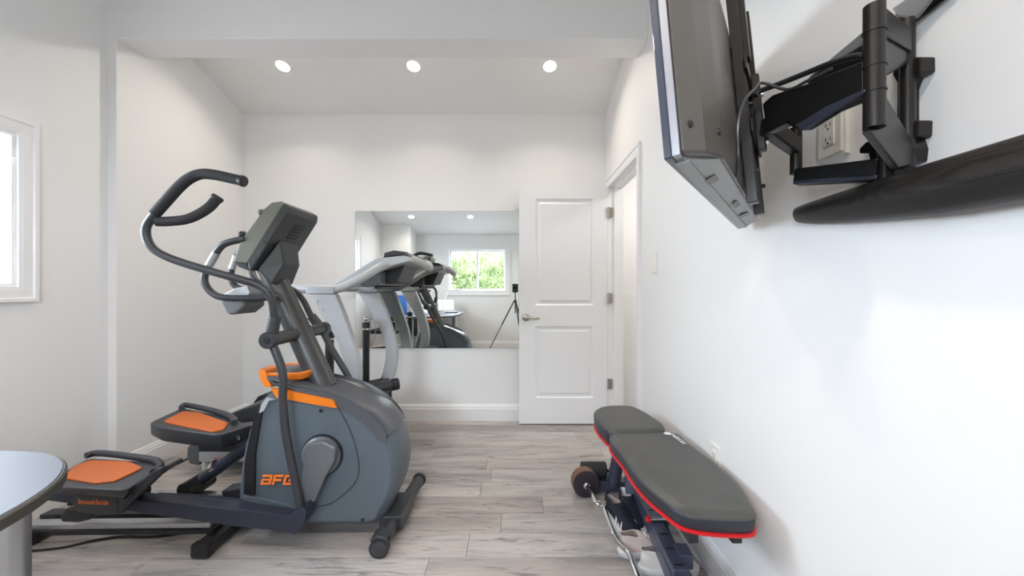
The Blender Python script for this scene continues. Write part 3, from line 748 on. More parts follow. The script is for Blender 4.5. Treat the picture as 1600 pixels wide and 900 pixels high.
# measured in the far upright's own pixels
frf = [(598, 457), (606, 478), (614, 500), (618, 520), (621, 545), (621, 570), (617, 592), (608, 615), (600, 640), (596, 655)]
frf = [(593, 457), (601, 476), (608, 496), (615, 516), (620, 535), (622, 553), (619, 578), (612, 600), (604, 622), (596, 645)]
bkf = [(570, 645), (582, 622), (592, 600), (600, 578), (604, 553), (602, 535), (596, 516), (586, 496), (573, 476), (562, 457)]
prof = spline([at(x, y, TF) for x, y in frf], 3) + spline([at(x, y, TF) for x, y in bkf], 3)
for Y in (TF - .03, TN - .03):
    MB().prism([p + V((0, Y - TF, 0)) for p in prof], (0, .06, 0)).build('upright', TSIL, td, bevel=.010, seg=3)
    tp_ = at(578, 454, TF)
    MB().bar((tp_.x - .10, Y + .03, 1.155), (tp_.x + .07, Y + .03, 1.155), .07, .045).build('bracket', SILV, td, bevel=.006)
    for dx, dz in ((-.035, -.07), (.0, -.12)):
        MB().cyl((tp_.x + dx, Y - .003, 1.155 + dz), (tp_.x + dx, Y + .01, 1.155 + dz), .009).build('bolt', SILV, td)
# hand rail: near and far side joined around the front
def rl(px, Ys): return [at(x, y, Y) for (x, y), Y in zip(px, Ys)]
near = [(420, 450, 2.42), (452, 451, 2.42), (508, 452, 2.42), (529, 451, 2.42), (547, 444, 2.43), (573, 430, 2.45), (595, 417, 2.50), (618, 409, 2.54), (639, 405, 2.58), (652, 408, 2.64), (657, 415, 2.72), (652, 424, 2.80)]
P = [at(x, y, Y) for x, y, Y in near]
far = [V((p.x, 2 * 2.80 - p.y, p.z)) for p in P]
q9 = P[8]
loop = P[:9] + [V((q9.x + .045, 2.65, q9.z - .012)), V((q9.x + .075, 2.73, q9.z - .035)), V((q9.x + .08, 2.80, q9.z - .045)), V((q9.x + .075, 2.87, q9.z - .035)), V((q9.x + .045, 2.95, q9.z - .012))] + far[:9][::-1]
MB().tube(spline(loop, 4), .027, 14).build('handrail', TSIL, td)
MB().tube([(-1.30, 2.42, 1.165), (-1.30, 3.17, 1.165)], .02, 12).build('crossbar', TSIL, td)
# console between the rails
cp = [(510, 449), (540, 432), (585, 405), (600, 399), (628, 396), (640, 401), (642, 408), (618, 414), (585, 424), (560, 440), (545, 449)]
tcn = thing('console', None, None, (-.9, 2.8, 1.3), parent=td)
MB().prism([at(x, y, 2.50) + V((0, 0, 0)) for x, y in cp], (0, .60, 0)).build('console_body', SILV, tcn, bevel=.008)
MB().prism([at(x, y, 2.50) for x, y in ((598, 404), (600, 395), (615, 391), (630, 393), (640, 400))], (0, .60, 0)).build('display_hood', CONSB, tcn, bevel=.006)
MB().prism([at(x, y, 2.62) for x, y in ((597, 425), (618, 416), (632, 414), (620, 442), (597, 444))], (0, .36, 0)).build('console_pod', DARK, tcn, bevel=.006)
MB().prism([at(x, y, 2.52) for x, y in ((562, 444), (590, 424), (594, 424), (594, 446), (566, 448))], (0, .54, 0)).build('console_underside', GRAYP, tcn, bevel=.006)
MB().tube([at(588, 449, 2.55), at(588, 449, 2.55) + V((.0, .5, 0))], .012, 10).build('console_strut', BLK, tcn)
# hydraulic cylinders beside the treadles
for k, (Y, lab) in enumerate(((2.45, 0), (3.05, 0))):
    c0 = V((at(572, 500, 3.05).x, Y, .915)); zb = .40
    cy = thing('hydraulic_cylinder', None, None, c0, parent=td)
    MB().lathe((c0.x, Y, zb + .02), (0, 0, 1), [(0, .016), (.01, .026), (.44, .026), (.45, .026)]).build('cylinder_body', BLK, cy)
    MB().lathe((c0.x, Y, zb + .44), (0, 0, 1), [(0, .027), (.012, .027)]).build('collar', CHROME, cy)
    MB().lathe((c0.x, Y, zb + .452), (0, 0, 1), [(0, .029), (.042, .029), (.048, .018)]).build('adjuster', DARK, cy)
    MB().cyl((c0.x, Y, zb - .03), (c0.x, Y, zb + .03), .009).build('rod', CHROME, cy)
    if k: 
        MB().ball((c0.x, Y, zb + .525), .018).cyl((c0.x, Y, zb + .49), (c0.x, Y, zb + .52), .006).build('ball_joint', CHROME, cy)
        MB().tube(spline([(c0.x, Y, zb + .53), (c0.x + .04, Y + .01, zb + .53), (c0.x + .07, Y + .02, zb + .49), (c0.x + .06, Y + .04, zb + .40), (c0.x + .02, Y + .06, zb + .30)], 4), .003, 6).build('cable', CHROME, cy)
# base: side rails, rear caps, decks
def side(Y, th, s):
    ca = [(292, 700), (298, 692), (312, 692), (311, 728), (296, 726), (291, 716)]
    MB().prism([at(x, y, 2.42) + V((0, Y - 2.42, 0)) for x, y in ca], (0, th, 0)).build('end_cap', GRAYP, td, bevel=.01)
    x0 = at(310, 0, 2.42).x; z1, z2, z3 = at(0, 706, 2.42).z, at(0, 722, 2.42).z, at(0, 694, 2.42).z
    MB().box((x0, Y, z2), (-1.0, Y + th, z1)).build('side_rail', SILV, td, bevel=.005)
    MB().box((x0, Y - .004, z1), (-1.0, Y + th, z3)).build('foot_rail', DARK, td, bevel=.008)
    for x in (x0 + .02, -1.15): MB().cyl((x, Y + .03, 0), (x, Y + .03, z2), .018).build('foot', PLAS, td)
side(2.42, .06, -1); side(3.10, .06, 1)
lettering('BOWFLEX', RED, td, at(334, 718, 2.418), (1, 0, 0), (0, 0, 1), .018, .001, bold=.02)
xr = -2.03
for Y in (2.49, 2.80):
    pts = [(-2.06, .10), (-2.06, .17), (-1.90, .26), (-1.45, .36), (-1.02, .44), (-.98, .40), (-1.0, .30), (-1.4, .22), (-1.9, .13)]
    tr_ = thing('treadle', None, None, (-1.5, Y + .14, .2), parent=td)
    dz = 0 if Y < 2.6 else .03
    MB().prism([(x, Y, z - .02 + dz) for x, z in pts], (0, .29, 0)).build('treadle_frame', DARK, tr_, bevel=.01)
    MB().prism([(x, Y + .03, z + dz) for x, z in ((-2.03, .165), (-1.90, .245), (-1.45, .345), (-1.05, .425), (-1.05, .418), (-1.45, .338), (-1.90, .238), (-2.03, .158))], (0, .23, 0)).build('belt', RUB, tr_)
hd = [at(x, y, 2.95) for x, y in ((394, 640), (396, 628), (402, 620), (412, 616), (430, 616), (440, 625), (440, 645))]
MB().prism(hd, (0, .12, 0)).build('rear_guard', BLK, td, bevel=.01)
hb = [at(x, y, 2.62) for x, y in ((340, 655), (375, 640), (410, 628), (440, 620), (440, 660), (400, 668))]
MB().prism(hb, (0, .30, 0)).build('deck_cover', GUN, td, bevel=.012)
# front cross tube with end cap
MB().tube([at(560, 612, 2.5), at(614, 601, 2.62)], .033, 18).build('front_tube', GUN, td)
MB().tube([at(612, 601.5, 2.615), at(622, 599.5, 2.64)], .040, 18).build('end_cap', BLK, td)
MB().tube([at(575, 622, 2.45), at(598, 616, 2.5)], .026, 16).build('pivot_foot', GUN, td)
MB().cyl((-1.02, 2.44, .12), (-1.02, 3.16, .12), .04).build('front_axle', DARK, td)
MB().tube([(-1.0, 2.6, .12), at(575, 612, 2.53)], .03, 12).build('front_strut', DARK, td)
MB().tube([(-1.0, 3.05, .12), (-1.0, 3.05, .42), at(600, 603, 2.6)], .02, 12).build('front_strut', DARK, td)

# ------------------------------------------------------------------ weight bench
be = thing('weight_bench', 'black padded weight bench with red piping along the right wall', 'bench', (.6, 1.6, 0))
zb = .50
def pad(px, z, th, name, parent, k=4):
    o2 = [tuple(p)[:2] for p in spline([onz(x, y, z) for x, y in px], k, True)]
    q = thing(name, None, None, onz(*px[0], z), parent=parent)
    fn = lambda a, b, h_: V((a, b, h_))
    MB().loft(o2, fn, [(z - th, .004), (z - th + .01, 0), (z - .014, -.002), (z - .011, .0)]).build('pad_side', LEATS, q)
    MB().loft(o2, fn, [(z - .012, .0), (z - .005, .002), (z, .009), (z + .004, .018), (z + .006, .028)]).build('pad_top', LEATH, q)
    MB().loft(o2, fn, [(z - th - .008, .002), (z - th - .006, -.004), (z - th + .001, -.004), (z - th + .003, .002)]).build('red_piping', RED, q)
    MB().loft(o2, fn, [(z - th - .018, .018), (z - th - .006, .012)]).build('base_board', BLK, q)
    return q
bp_px = [(953, 684), (962, 676), (1005, 674), (1056, 676), (1074, 689), (1110, 716), (1140, 740), (1161, 764), (1174, 784), (1180, 799), (1172, 808), (1130, 808), (1090, 804), (1062, 796), (1036, 778), (1010, 757), (990, 735), (973, 710)]
bpd = pad(bp_px, zb, .052, 'back_pad', be)
sp_px = [(929, 641), (946, 634), (984, 634), (1004, 641), (1024, 653), (1036, 662), (1034, 672), (990, 674), (955, 673), (942, 664), (932, 652)]
spd = pad(sp_px, zb + .012, .070, 'seat_pad', be)
o_ = onz(1046, 678.5, zb + .0075); e_ = onz(1067, 695, zb + .0075); dr = (e_ - o_)
side_ = V((0, 0, 1)).cross(dr).normalized()
lettering('FINERFORM', WHT, bpd, o_ + V((0, 0, .0)), dr, side_, .028, .002, width=dr.length * .98, bold=.02)
MB().lathe(onz(1043, 677.5, zb + .008), (0, 0, 1), [(0, .016), (.001, .016)]).build('emblem', WHT, bpd)
BSTEEL = mat('bench_steel', (.070, .078, .125), .35, .3)
# frame
MB().bar((.46, 2.22, .035), (.78, 2.22, .035), .06, .06).build('front_foot', BSTEEL, be, bevel=.008)
MB().tube([(.56, 2.20, .05), (.60, 2.10, .42)], .036, 16).build('seat_post', BSTEEL, be)
MB().cyl((.385, 2.24, .11), (.53, 2.24, .11), .045).build('foam_roller', RUB, be, bevel=.006)
MB().cyl((.53, 2.24, .11), (.60, 2.20, .11), .012).build('roller_bar', CHROME, be)
for x in (.545, .552): MB().lathe((x, 2.235, .11), (1, 0, 0), [(0, .022), (.004, .022)]).build('washer', CHROME, be)
sa, sb_ = V((.672, 2.16, .10)), V((.560, 1.22, .16))
MB().bar(sa, sb_, .075, .06).build('spine', BSTEEL, be, bevel=.004)
la, lb = V((.632, 1.98, .145)), V((.565, 1.30, .20))
MB().bar(la, lb, .055, .03).build('adjustment_ladder', BSTEEL, be, bevel=.003)
for k in range(7):
    p = la.lerp(lb, .12 + .14 * k) + V((0, 0, .0155)); MB().bar(p - V((.017, 0, 0)), p + V((.017, 0, 0)), .007, .002).build('ladder_slot', BLK, be)
MB().cyl((.560, 1.61, .20), (.69, 1.62, .20), .008).build('adjuster_pin', ALU, be)
MB().lathe((.548, 1.61, .20), (1, 0, 0), [(0, .008), (.003, .013), (.016, .013), (.02, .008)]).build('pin_knob', RED, be)
MB().bar((.618, 1.44, .19), (.610, 1.37, .19), .05, .05).build('rear_bracket', BSTEEL, be, bevel=.003)
MB().bar((.50, 1.20, .03), (.76, 1.20, .03), .06, .055).build('rear_foot', BSTEEL, be, bevel=.006)
MB().bar((.563, 1.215, .05), (.563, 1.23, .16), .06, .05, up=(1, 0, 0)).build('foot_post', BSTEEL, be, bevel=.004)
MB().bar((.645, 1.70, .13), (.64, 1.45, .43), .05, .04).build('back_support', BSTEEL, be, bevel=.004)
for x in (.53, .66): MB().bar((x, 1.14, .425), (x, 1.75, .425), .03, .03).build('pad_rail', BLK, be, bevel=.003)
MB().box((.52, 1.72, .40), (.68, 2.1, .43)).build('seat_bracket', BSTEEL, be, bevel=.004)
MB().bar((.62, 2.10, .40), (.60, 2.0, .10), .05, .05).build('seat_support', BSTEEL, be, bevel=.004)

# curl bar with end weight lying by the bench
cu = thing('curl_bar', 'chrome curl barbell with a small dark weight lying beside the bench', 'barbell', (.42, 1.8, 0))
w0 = at(915, 755, 2.16)
ax_ = V((.06, -1, .02)).normalized()
MB().lathe(w0 + ax_ * -.05, ax_, [(0, .05), (.003, .075), (.062, .075)]).build('weight_rim', RUSTR, cu)
MB().lathe(w0 + ax_ * .010, ax_, [(0, .073), (.008, .073), (.010, .06), (.011, .025)]).build('weight_plate', RUST, cu)
MB().lathe(w0 + ax_ * .018, ax_, [(0, .018), (.014, .018), (.016, .013)]).build('collar', CHROME, cu)
bz = [(917, 757, .07), (924, 770, .075), (931, 786, .078), (936, 789, .072), (942, 792, .07), (950, 812, .075), (958, 832, .078), (966, 846, .074), (976, 857, .072), (984, 866, .076), (990, 882, .076), (998, 903, .073), (1012, 940, .073), (1026, 975, .073)]
bzp = [onz(x, y, z) for x, y, z in bz]; bzp[0] = w0 + ax_ * .03
MB().tube(spline(bzp, 4), .0115, 12).build('bar', CHROME, cu)
MB().lathe(onz(935, 788.5, .073), (bzp[4] - bzp[2]), [(-.008, .018), (.006, .018)]).build('collar', CHROME, cu)
dd = (bzp[-1] - bzp[-2]).normalized()
MB().lathe(bzp[-1], dd, [(0, .05), (.003, .073), (.062, .073), (.066, .02)]).build('weight_plate', RUST, cu)

# shoes
def shoe(label, loc, rz, mu, mm, sole, stripes, rx=0, sc_=1):
    """heel at the origin, toe along +x"""
    t = thing('sneaker', label, 'shoe', (0, 0, 0), 'sneakers under the weight bench')
    L = .275
    def wid(u):   # half width along the shoe
        P = [(0, .0), (.03, .022), (.12, .033), (.3, .034), (.5, .038), (.7, .048), (.85, .045), (.95, .03), (1, .0)]
        for (a, wa), (b, wb) in zip(P, P[1:]):
            if u <= b: k = (u - a) / (b - a); k = k * k * (3 - 2 * k) if 0 < a < .9 else math.sqrt(max(0, k)) if a == 0 else k; return wa + (wb - wa) * k
        return 0
    us = [0, .015, .05, .12, .22, .34, .46, .58, .7, .8, .88, .95, .99]
    plan = [(u * L, wid(u)) for u in us] + [(L, 0)] + [(u * L, -wid(u)) for u in us[::-1] if u > 0]
    def ring(z, ins, x0, x1, zt=0):
        q = inset(plan, ins); out = []
        for x, y in q:
            k = x / L; xx = x0 + (x1 - x0) * k
            out.append(V((xx, y, z + zt * k)))
        return out
    def heel(z, ins, x0, x1, zt=0, wy=1):
        q = inset(plan, ins); return [V((x0 + (x1 - x0) * x / L, y * wy, z + zt * x / L)) for x, y in q]
    MB().rings([ring(0, .004, .004, L - .02), ring(.006, 0, 0, L), ring(.028, -.001, -.006, L + .002), ring(.034, .003, 0, L - .003)] if mu is not SHK else [ring(0, .004, .004, L - .02), ring(.006, -.003, 0, L), ring(.034, -.007, -.008, L + .004, -.004), ring(.048, -.002, -.004, L, -.012), ring(.050, .006, 0, L - .004, -.012)]).build('sole', sole, t)
    if mu is SHK: MB().prism([(-.006, -.012, .09), (.0, 0, .128), (-.006, .012, .09), (.0, .016, .07), (.0, -.016, .07)], (.006, 0, 0)).build('heel_tab', mu, t)
    MB().rings([ring(.030, .002, .002, L - .004), ring(.045, .004, .0, L - .012), heel(.062, .006, .0, .235, -.006), heel(.078, .009, .002, .205, -.010), heel(.092, .010, .004, .165, -.006), heel(.102, .011, .002, .128, .0, .92), heel(.108, .012, -.004, .112, -.004, .85), heel(.106, .016, .006, .104, -.004, .8)], cap1=False).build('upper', mu, t)
    MB().rings([heel(.107, .015, .004, .106, -.004, .8), heel(.085, .017, .01, .11, 0, .8), heel(.06, .018, .014, .12, 0, .8)], cap0=False).build('lining', LIN if mm is None else mm, t)
    MB().prism([(.10, -.016, .105), (.12, -.018, .101), (.15, -.016, .09), (.15, .016, .09), (.12, .018, .101), (.10, .016, .105)], (-.004, 0, -.006)).build('tongue', mu, t)
    for k in range(5):
        x = .128 + .014 * k; z = .101 - .0075 * k
        MB().tube(spline([(x, -.020, z - .008), (x + .003, -.010, z + .001), (x + .003, .010, z + .001), (x, .020, z - .008)], 3), .003, 6).build('lace', SHW if mu is not SHK else SHK, t)
    if stripes:
        for s_ in (-1, 1):
            for k in range(3):
                x = .150 + .022 * k; y0 = (.047 + .001 * k) * s_
                MB().prism([(x, y0, .034), (x + .010, y0, .034), (x - .008, (.030 + .001 * k) * s_, .078 - .006 * k), (x - .018, (.030 + .001 * k) * s_, .078 - .006 * k)], (0, .003 * s_, .001)).build('stripe', WHT, t)
    t.location = loc; t.rotation_euler = (rx, 0, rz); t.scale = (sc_, sc_, sc_)
    return t
p = onz(962, 800, .03)
shoe('black running shoe with three white stripes and thick white sole, left of the bench spine', (.478, 1.995, .0), math.radians(-72), SHK, LIN, SHW, True)
shoe('black running shoe with pale lining, the farther one beside the bench spine', (.572, 2.065, .0), math.radians(-88), SHK, SHW, SHW, False)
shoe('cream and pale pink knit sneaker pointing under the bench, nearest of the shoes', (.512, 1.585, .0), math.radians(1), SHC, LIN, SHW, False, sc_=.90)
shoe('pale pink knit sneaker lying between the black shoe and the cream one', (.452, 1.680, .0), math.radians(3), SHP, LIN, SHW, False, sc_=.90)

# ------------------------------------------------------------------ television on its wall arm
B0 = V((.230, .594, 1.368)); U = V((.596, .803, 0)); N0 = V((.803, -.596, 0)); th = math.radians(5)
Vv = N0 * -math.sin(th) + V((0, 0, math.cos(th))); Nn = N0 * math.cos(th) + V((0, 0, math.sin(th)))
def tv(u, v, w): return B0 + U * u + Vv * v + Nn * w
TW, TH = .87, .52
tvt = thing('television', 'flat-screen television seen from behind, swung out on a black wall arm', 'television', B0)
def tvbox(m, u0, v0, w0_, u1, v1, w1):
    P = [tv(a, b, c) for a, b, c in ((u0, v0, w0_), (u1, v0, w0_), (u1, v1, w0_), (u0, v1, w0_), (u0, v0, w1), (u1, v0, w1), (u1, v1, w1), (u0, v1, w1))]
    return m.add(P, [(0, 3, 2, 1), (4, 5, 6, 7), (0, 1, 5, 4), (1, 2, 6, 5), (2, 3, 7, 6), (3, 0, 4, 7)])
tvbox(MB(), 0, 0, 0, TW, TH, .012).build('bezel', TVD, tvt, bevel=.002)
tvbox(MB(), .012, .012, -.002, TW - .012, TH - .012, .001).build('screen', SCR, tvt)
tvbox(MB(), .001, .002, .012, TW - .001, TH - .002, .024).build('rear_frame', TVS, tvt, bevel=.001)
m = MB()
def tvring(e, w, eb=None):
    eb = e if eb is None else eb
    return [tv(a, b, w) for a, b in ((e, eb), (TW - e, eb), (TW - e, TH - e), (e, TH - e))]
m.rings([tvring(.002, .024), tvring(.006, .030, .004), tvring(.05, .052, .010), tvring(.11, .068, .014), tvring(.16, .072, .018)], smooth=False)
m.build('rear_shell', TVB, tvt, bevel=.006, seg=3)
tvbox(MB(), .03, -.003, .010, TW - .03, .004, .030).build('underside', TVU, tvt)
m = MB().rings([[tv(a, b, w) for a, b, w in ((.02, .004, .024), (.85, .004, .024), (.80, .014, .060), (.10, .014, .060))], [tv(a, b, w) for a, b, w in ((.02, .0, .024), (.85, .0, .024), (.80, .008, .064), (.10, .008, .064))]], smooth=False).build('underside_panel', TVU, tvt)
for u0, u1, w0_, w1 in ((.16, .20, .028, .046), (.42, .48, .04, .05), (.60, .64, .035, .055)):
    m = MB(); m.rings([[tv(a, b, c) for a, b, c in ((u0, -.001, w0_), (u1, -.001, w0_), (u1, .006, w1), (u0, .006, w1))], [tv(a, b - .003, c) for a, b, c in ((u0, -.001, w0_), (u1, -.001, w0_), (u1, .006, w1), (u0, .006, w1))]], smooth=False); m.build('speaker_slot', TVB, tvt)
for q, n_ in ((tv(.022, .052, .0385), (Nn - U * .5).normalized()), (tv(.10, .056, .0665), Nn)):
    MB().lathe(q, n_, [(-.01, .0062), (.0008, .0062)]).build('screw_hole', BLK, tvt); MB().lathe(q, n_, [(-.002, .0035), (.0016, .003)]).build('screw', MNT, tvt)
# mount
ma = thing('television_mount', 'black steel full-motion wall arm holding the television', 'wall mount', (XR, .78, 1.55))
for u in (.36, .52):
    m = MB(); tvbox(m, u, -.02, .074, u + .028, .46, .096); m.build('vesa_rail', MNT, ma, bevel=.002)
    for v in (.05, .20, .33):
        m = MB().lathe(tv(u + .014, v, .070), Nn, [(0, .010), (.010, .010), (.010, .005), (.034, .005)]); m.build('spacer_bolt', MNTB, ma)
    m = MB(); tvbox(m, u + .002, .30, .080, u + .034, .50, .108); m.build('rail_hook', MNTB, ma, bevel=.002)
m = MB(); tvbox(m, .35, .13, .096, .56, .16, .102); tvbox(m, .35, .27, .096, .56, .30, .102); m.build('head_plate', MNT, ma, bevel=.002)
m = MB(); tvbox(m, .43, .11, .100, .455, .29, .118); m.build('head_bracket', MNT, ma, bevel=.003)
for v in (.13, .24): MB().lathe(tv(.442, v, .118), Nn, [(0, .006), (.005, .005)]).build('bolt', CHROME, ma)
def armplate(px, p0, n, th_, name, m, bevel=.003):
    n = V(n).normalized(); return MB().prism([on(x, y, p0, n) for x, y in px], -n * th_).build(name, m, ma, bevel=bevel)
# wall plate: one vertical channel with two ears
wx = XR - .022
def wallp(px, m=MNT, d_=.02, name='wall_bracket', x=wx): return MB().prism([onx(a, b, x) for a, b in px], (d_, 0, 0)).build(name, m, ma, bevel=.003)
wallp([(1395, 104), (1416, 90), (1438, 89), (1438, 112), (1420, 122), (1414, 140), (1414, 216), (1400, 222), (1401, 130), (1394, 118)], x=wx - .01, d_=.03)
wallp([(1412, 192), (1420, 188), (1436, 188), (1435, 213), (1426, 217), (1414, 214)], x=wx - .008, d_=.028)
wallp([(1342, 232), (1352, 222), (1372, 214), (1412, 206), (1420, 232), (1418, 252), (1362, 268), (1356, 240), (1342, 240)], m=MNTB, x=wx - .02, d_=.04)
# ceiling-side rails at the top right
for k in range(3):
    wallp([(1402 + k * 4, 26 - k * 3 + 9 * k), (1404 + k * 4 - 12, 14 + 8 * k), (1470 + 6 * k, -40 + 8 * k), (1484 + 6 * k, -34 + 8 * k), (1430, 30 + 2 * k)], m=(SILV, MNTB, MNT)[k] if k else ALU, name='cable_channel', x=wx - .006 + .007 * k, d_=.006)
# near elbow post and its two plates to the wall
pA = V((.62, .663, 0))
za, zb_ = at(1366, 9, .663).z, at(1366, 200, .663).z
MB().tube([(.62, .663, zb_), (.62, .663, za)], .0155, 22).build('elbow_post', MNT, ma)
for y_ in (50, 143, 104): 
    z_ = at(1366, y_, .663).z; MB().tube([(.62, .663, z_ - .002), (.62, .663, z_ + .002)], .0168, 22).build('post_ring', MNT, ma)
nA = V((.08, -.145, 0)).normalized()
pw = V((.765, .745, 0)); dA = (pw - pA).normalized(); nA = V((dA.y, -dA.x, 0))
armplate([(1378, 8), (1384, 10), (1430, 47), (1432, 78), (1428, 82), (1378, 52)], pA + nA * .004, nA, .012, 'arm_cover', MNT)
armplate([(1376, 146), (1384, 148), (1428, 222), (1426, 256), (1404, 262), (1358, 203), (1376, 199)], pA + nA * .004, nA, .012, 'arm_cover', MNT)
armplate([(1381, 52), (1428, 82), (1428, 96), (1412, 104), (1380, 122)], pA + V((.0, 0, 0)), nA, .02, 'arm_core', MNTB)
MB().tube([(.768, .752, at(1420, 262, .75).z), (.768, .752, at(1420, 30, .75).z)], .012, 16).build('wall_pin', MNT, ma)
# long arm from near elbow to the television head
hd_ = tv(.41, .22, .125); dB = (hd_ - pA); dB.z = 0; nB = V((dB.y, -dB.x, 0)).normalized()
if nB.y > 0: nB = -nB
armplate([(1190, 162), (1206, 148), (1228, 140), (1258, 131), (1300, 112), (1352, 92), (1352, 150), (1300, 172), (1252, 202), (1238, 200), (1228, 192), (1196, 208)], pA + nB * .012, nB, .03, 'long_arm', MNTB, .005)
armplate([(1240, 196), (1258, 186), (1290, 166), (1352, 138), (1352, 144), (1300, 174), (1254, 204)], pA + nB * .018, nB, .01, 'arm_lip', NAVY, .002)
armplate([(1258, 130), (1265, 119), (1352, 46), (1352, 68), (1280, 110)], pA + nB * -.03, nB, .02, 'arm_top', GRAYP, .002)
armplate([(1258, 136), (1280, 110), (1352, 67), (1352, 98), (1300, 116)], pA + nB * -.028, nB, .02, 'arm_side', MNTB, .002)
# far elbow
pC = V((.68, .93, 0)); zc0, zc1 = at(1244, 272, .93).z, at(1244, 200, .93).z
MB().tube([(.68, .93, zc0), (.68, .93, zc1)], .0125, 18).build('elbow_post', MNT, ma)
q0 = tv(.42, .16, .12); q1 = V((.68, .93, at(1246, 230, .93).z))
MB().bar(q0, q1, .025, .04).build('short_arm', MNT, ma, bevel=.004)
q2 = V((.76, .80, at(1360, 262, .8).z)); q3 = V((.68, .93, at(1244, 276, .93).z))
MB().bar(q3, q2, .03, .035).build('lower_arm', MNTB, ma, bevel=.005)
MB().bar(q3 + V((0, 0, -.016)), q2 + V((0, 0, -.022)), .034, .010).build('arm_lip', NAVY, ma, bevel=.003)
MB().tube([(.765, .795, at(1370, 292, .795).z), (.765, .795, at(1370, 235, .795).z)], .012, 16).build('wall_pin', MNT, ma)
# cables on the arm
tvc = [at(1180, 150, .86), at(1186, 143, .86), at(1215, 132, .83), at(1260, 114, .78), at(1300, 98, .73), at(1335, 88, .69), at(1352, 88, .672)]
tag(MB().tube(spline(tvc, 4), .0055, 10).build('power_cable', BLK), 'thick black cable running along the top of the television arm', 'cable')
tvc = [at(1300, 107, .70), at(1262, 126, .745), at(1230, 140, .79)] + [tv(u_, v_, w_) for u_, v_, w_ in ((.37, .235, .125), (.33, .21, .112), (.27, .165, .094), (.235, .11, .083), (.225, .05, .079), (.245, .015, .072))]
tag(MB().tube(spline(tvc, 4), .0032, 8).build('signal_cable', GUN), 'thin grey cable looping down behind the television', 'cable')

# ------------------------------------------------------------------ soundbar on the wall
SBAR = mat('soundbar_plastic', (.016, .014, .0125), .45, bump=(600, .1))
sb = thing('soundbar', 'long black curved soundbar with a mesh front fixed low on the right wall', 'speaker', (XR, .7, 1.36))
sec = []
ys = [1.065, 1.055, 1.03, .98, .92, .85, .77, .68, .58, .45, .30, .20]
for i, y in enumerate(ys):
    k = min(1, max(0, (1.07 - y) / .40)) ** .6
    dep = .022 + .062 * k; hh = .016 + .028 * k
    zc = 1.392 - hh * .9
    sec.append([V((XR - .004 - dep * (.5 - .5 * math.cos(a)), y, zc + (hh * math.sin(a)) * (1.0 if math.sin(a) > 0 else 1.25))) for a in [2 * math.pi * j / 20 for j in range(20)]])
MB().rings(sec).build('cabinet', SBAR, sb)
g = []
for y in (.86, .74, .60, .45, .32, .21):
    k = min(1, max(0, (1.07 - y) / .40)) ** .6; dep = .022 + .062 * k; hh = .016 + .028 * k; zc = 1.392 - hh * .9
    f_ = min(1, (.88 - y) / .4)
    aa = [math.pi - .2 - 0.9 * f_ * j / 5 * 1.0 for j in range(6)]
    g.append([V((XR - .004 - (dep + .003) * (.5 - .5 * math.cos(a)), y, zc + (hh + .002) * math.sin(a))) for a in [math.pi + .35 - (1.6 * f_ + .1) * j / 5 for j in range(6)]])
n_ = 6; vs = [p for r in g for p in r]; fs = [(j * n_ + i, j * n_ + i + 1, (j + 1) * n_ + i + 1, (j + 1) * n_ + i) for j in range(len(g) - 1) for i in range(n_ - 1)]
MB().add(vs, fs, True).build('mesh_grille', MESH, sb)

# ------------------------------------------------------------------ desk on the left
dk = thing('desk', 'grey laminate desk with a rounded end and dark rubber edge on silver legs', 'desk', (-1.7, .3, 0))
zd = .74
dpx = [p.xy for p in spline([V((-1.60, 1.02, 0)), V((-1.37, 1.02, 0)), V((-1.23, 1.005, 0)), V((-1.13, .96, 0)), V((-1.06, .90, 0)), V((-1.01, .83, 0)), V((-.975, .74, 0)), V((-.95, .60, 0)), V((-.93, .40, 0)), V((-.92, .15, 0)), V((-.93, -.10, 0)), V((-.98, -.30, 0)), V((-1.10, -.48, 0)), V((-1.30, -.56, 0)), V((-1.74, -.57, 0))], 5)] + [V((-1.74, 1.02))]
dp = [tuple(p) for p in dpx]
MB().loft(dp, lambda a, b, h_: V((a, b, h_)), [(zd - .028, .003), (zd - .001, .003), (zd, .004)], smooth=False).build('desktop', DTOP, dk)
MB().loft(dp, lambda a, b, h_: V((a, b, h_)), [(zd - .030, .001), (zd - .026, -.004), (zd - .006, -.004), (zd - .002, 0)], smooth=True).build('edge_band', EDGE, dk)
for x, y in ((-1.17, .86), (-1.12, -.35), (-1.62, .86)):
    lg = MB().cyl((x, y, .02), (x, y, zd - .03), .055, seg=28).build('leg', ALU, dk)
    MB().cyl((x, y, 0), (x, y, .022), .062).build('foot', BLK, lg)
MB().box((-1.72, .1, .35), (-1.70, .8, zd - .03)).build('modesty_panel', DARK, dk)
# things on the desk (seen in the mirror)
def laptop(name, label, x, y, rz, lit):
    t = thing(name, label, 'laptop', (0, 0, 0))
    MB().box((-.16, -.11, 0), (.16, .11, .014)).build('keyboard_deck', SILV, t, bevel=.004)
    M = Matrix.Translation((0, .11, .014)) @ Matrix.Rotation(math.radians(-15), 4, 'X')
    MB().box((-.16, 0, 0), (.16, .008, .22), M).build('lid', SILV, t, bevel=.003)
    MB().box((-.148, -.0015, .012), (.148, .001, .208), M).build('screen', lit, t)
    t.location = (x, y, zd); t.rotation_euler = (0, 0, rz); return t
laptop('laptop', 'open silver laptop on the desk, right-hand one in the mirror', -1.20, -.16, math.radians(150), SCRW)
laptop('laptop', 'open silver laptop farther back on the desk, left-hand one in the mirror', -1.60, .20, math.radians(200), SCRW)
lm = thing('desk_lamp', 'thin silver desk lamp with a bent arm on the desk', 'lamp', (-1.25, .25, zd))
MB().lathe((-1.25, .25, zd), (0, 0, 1), [(0, .06), (.012, .06), (.016, .02)]).build('base', ALU, lm)
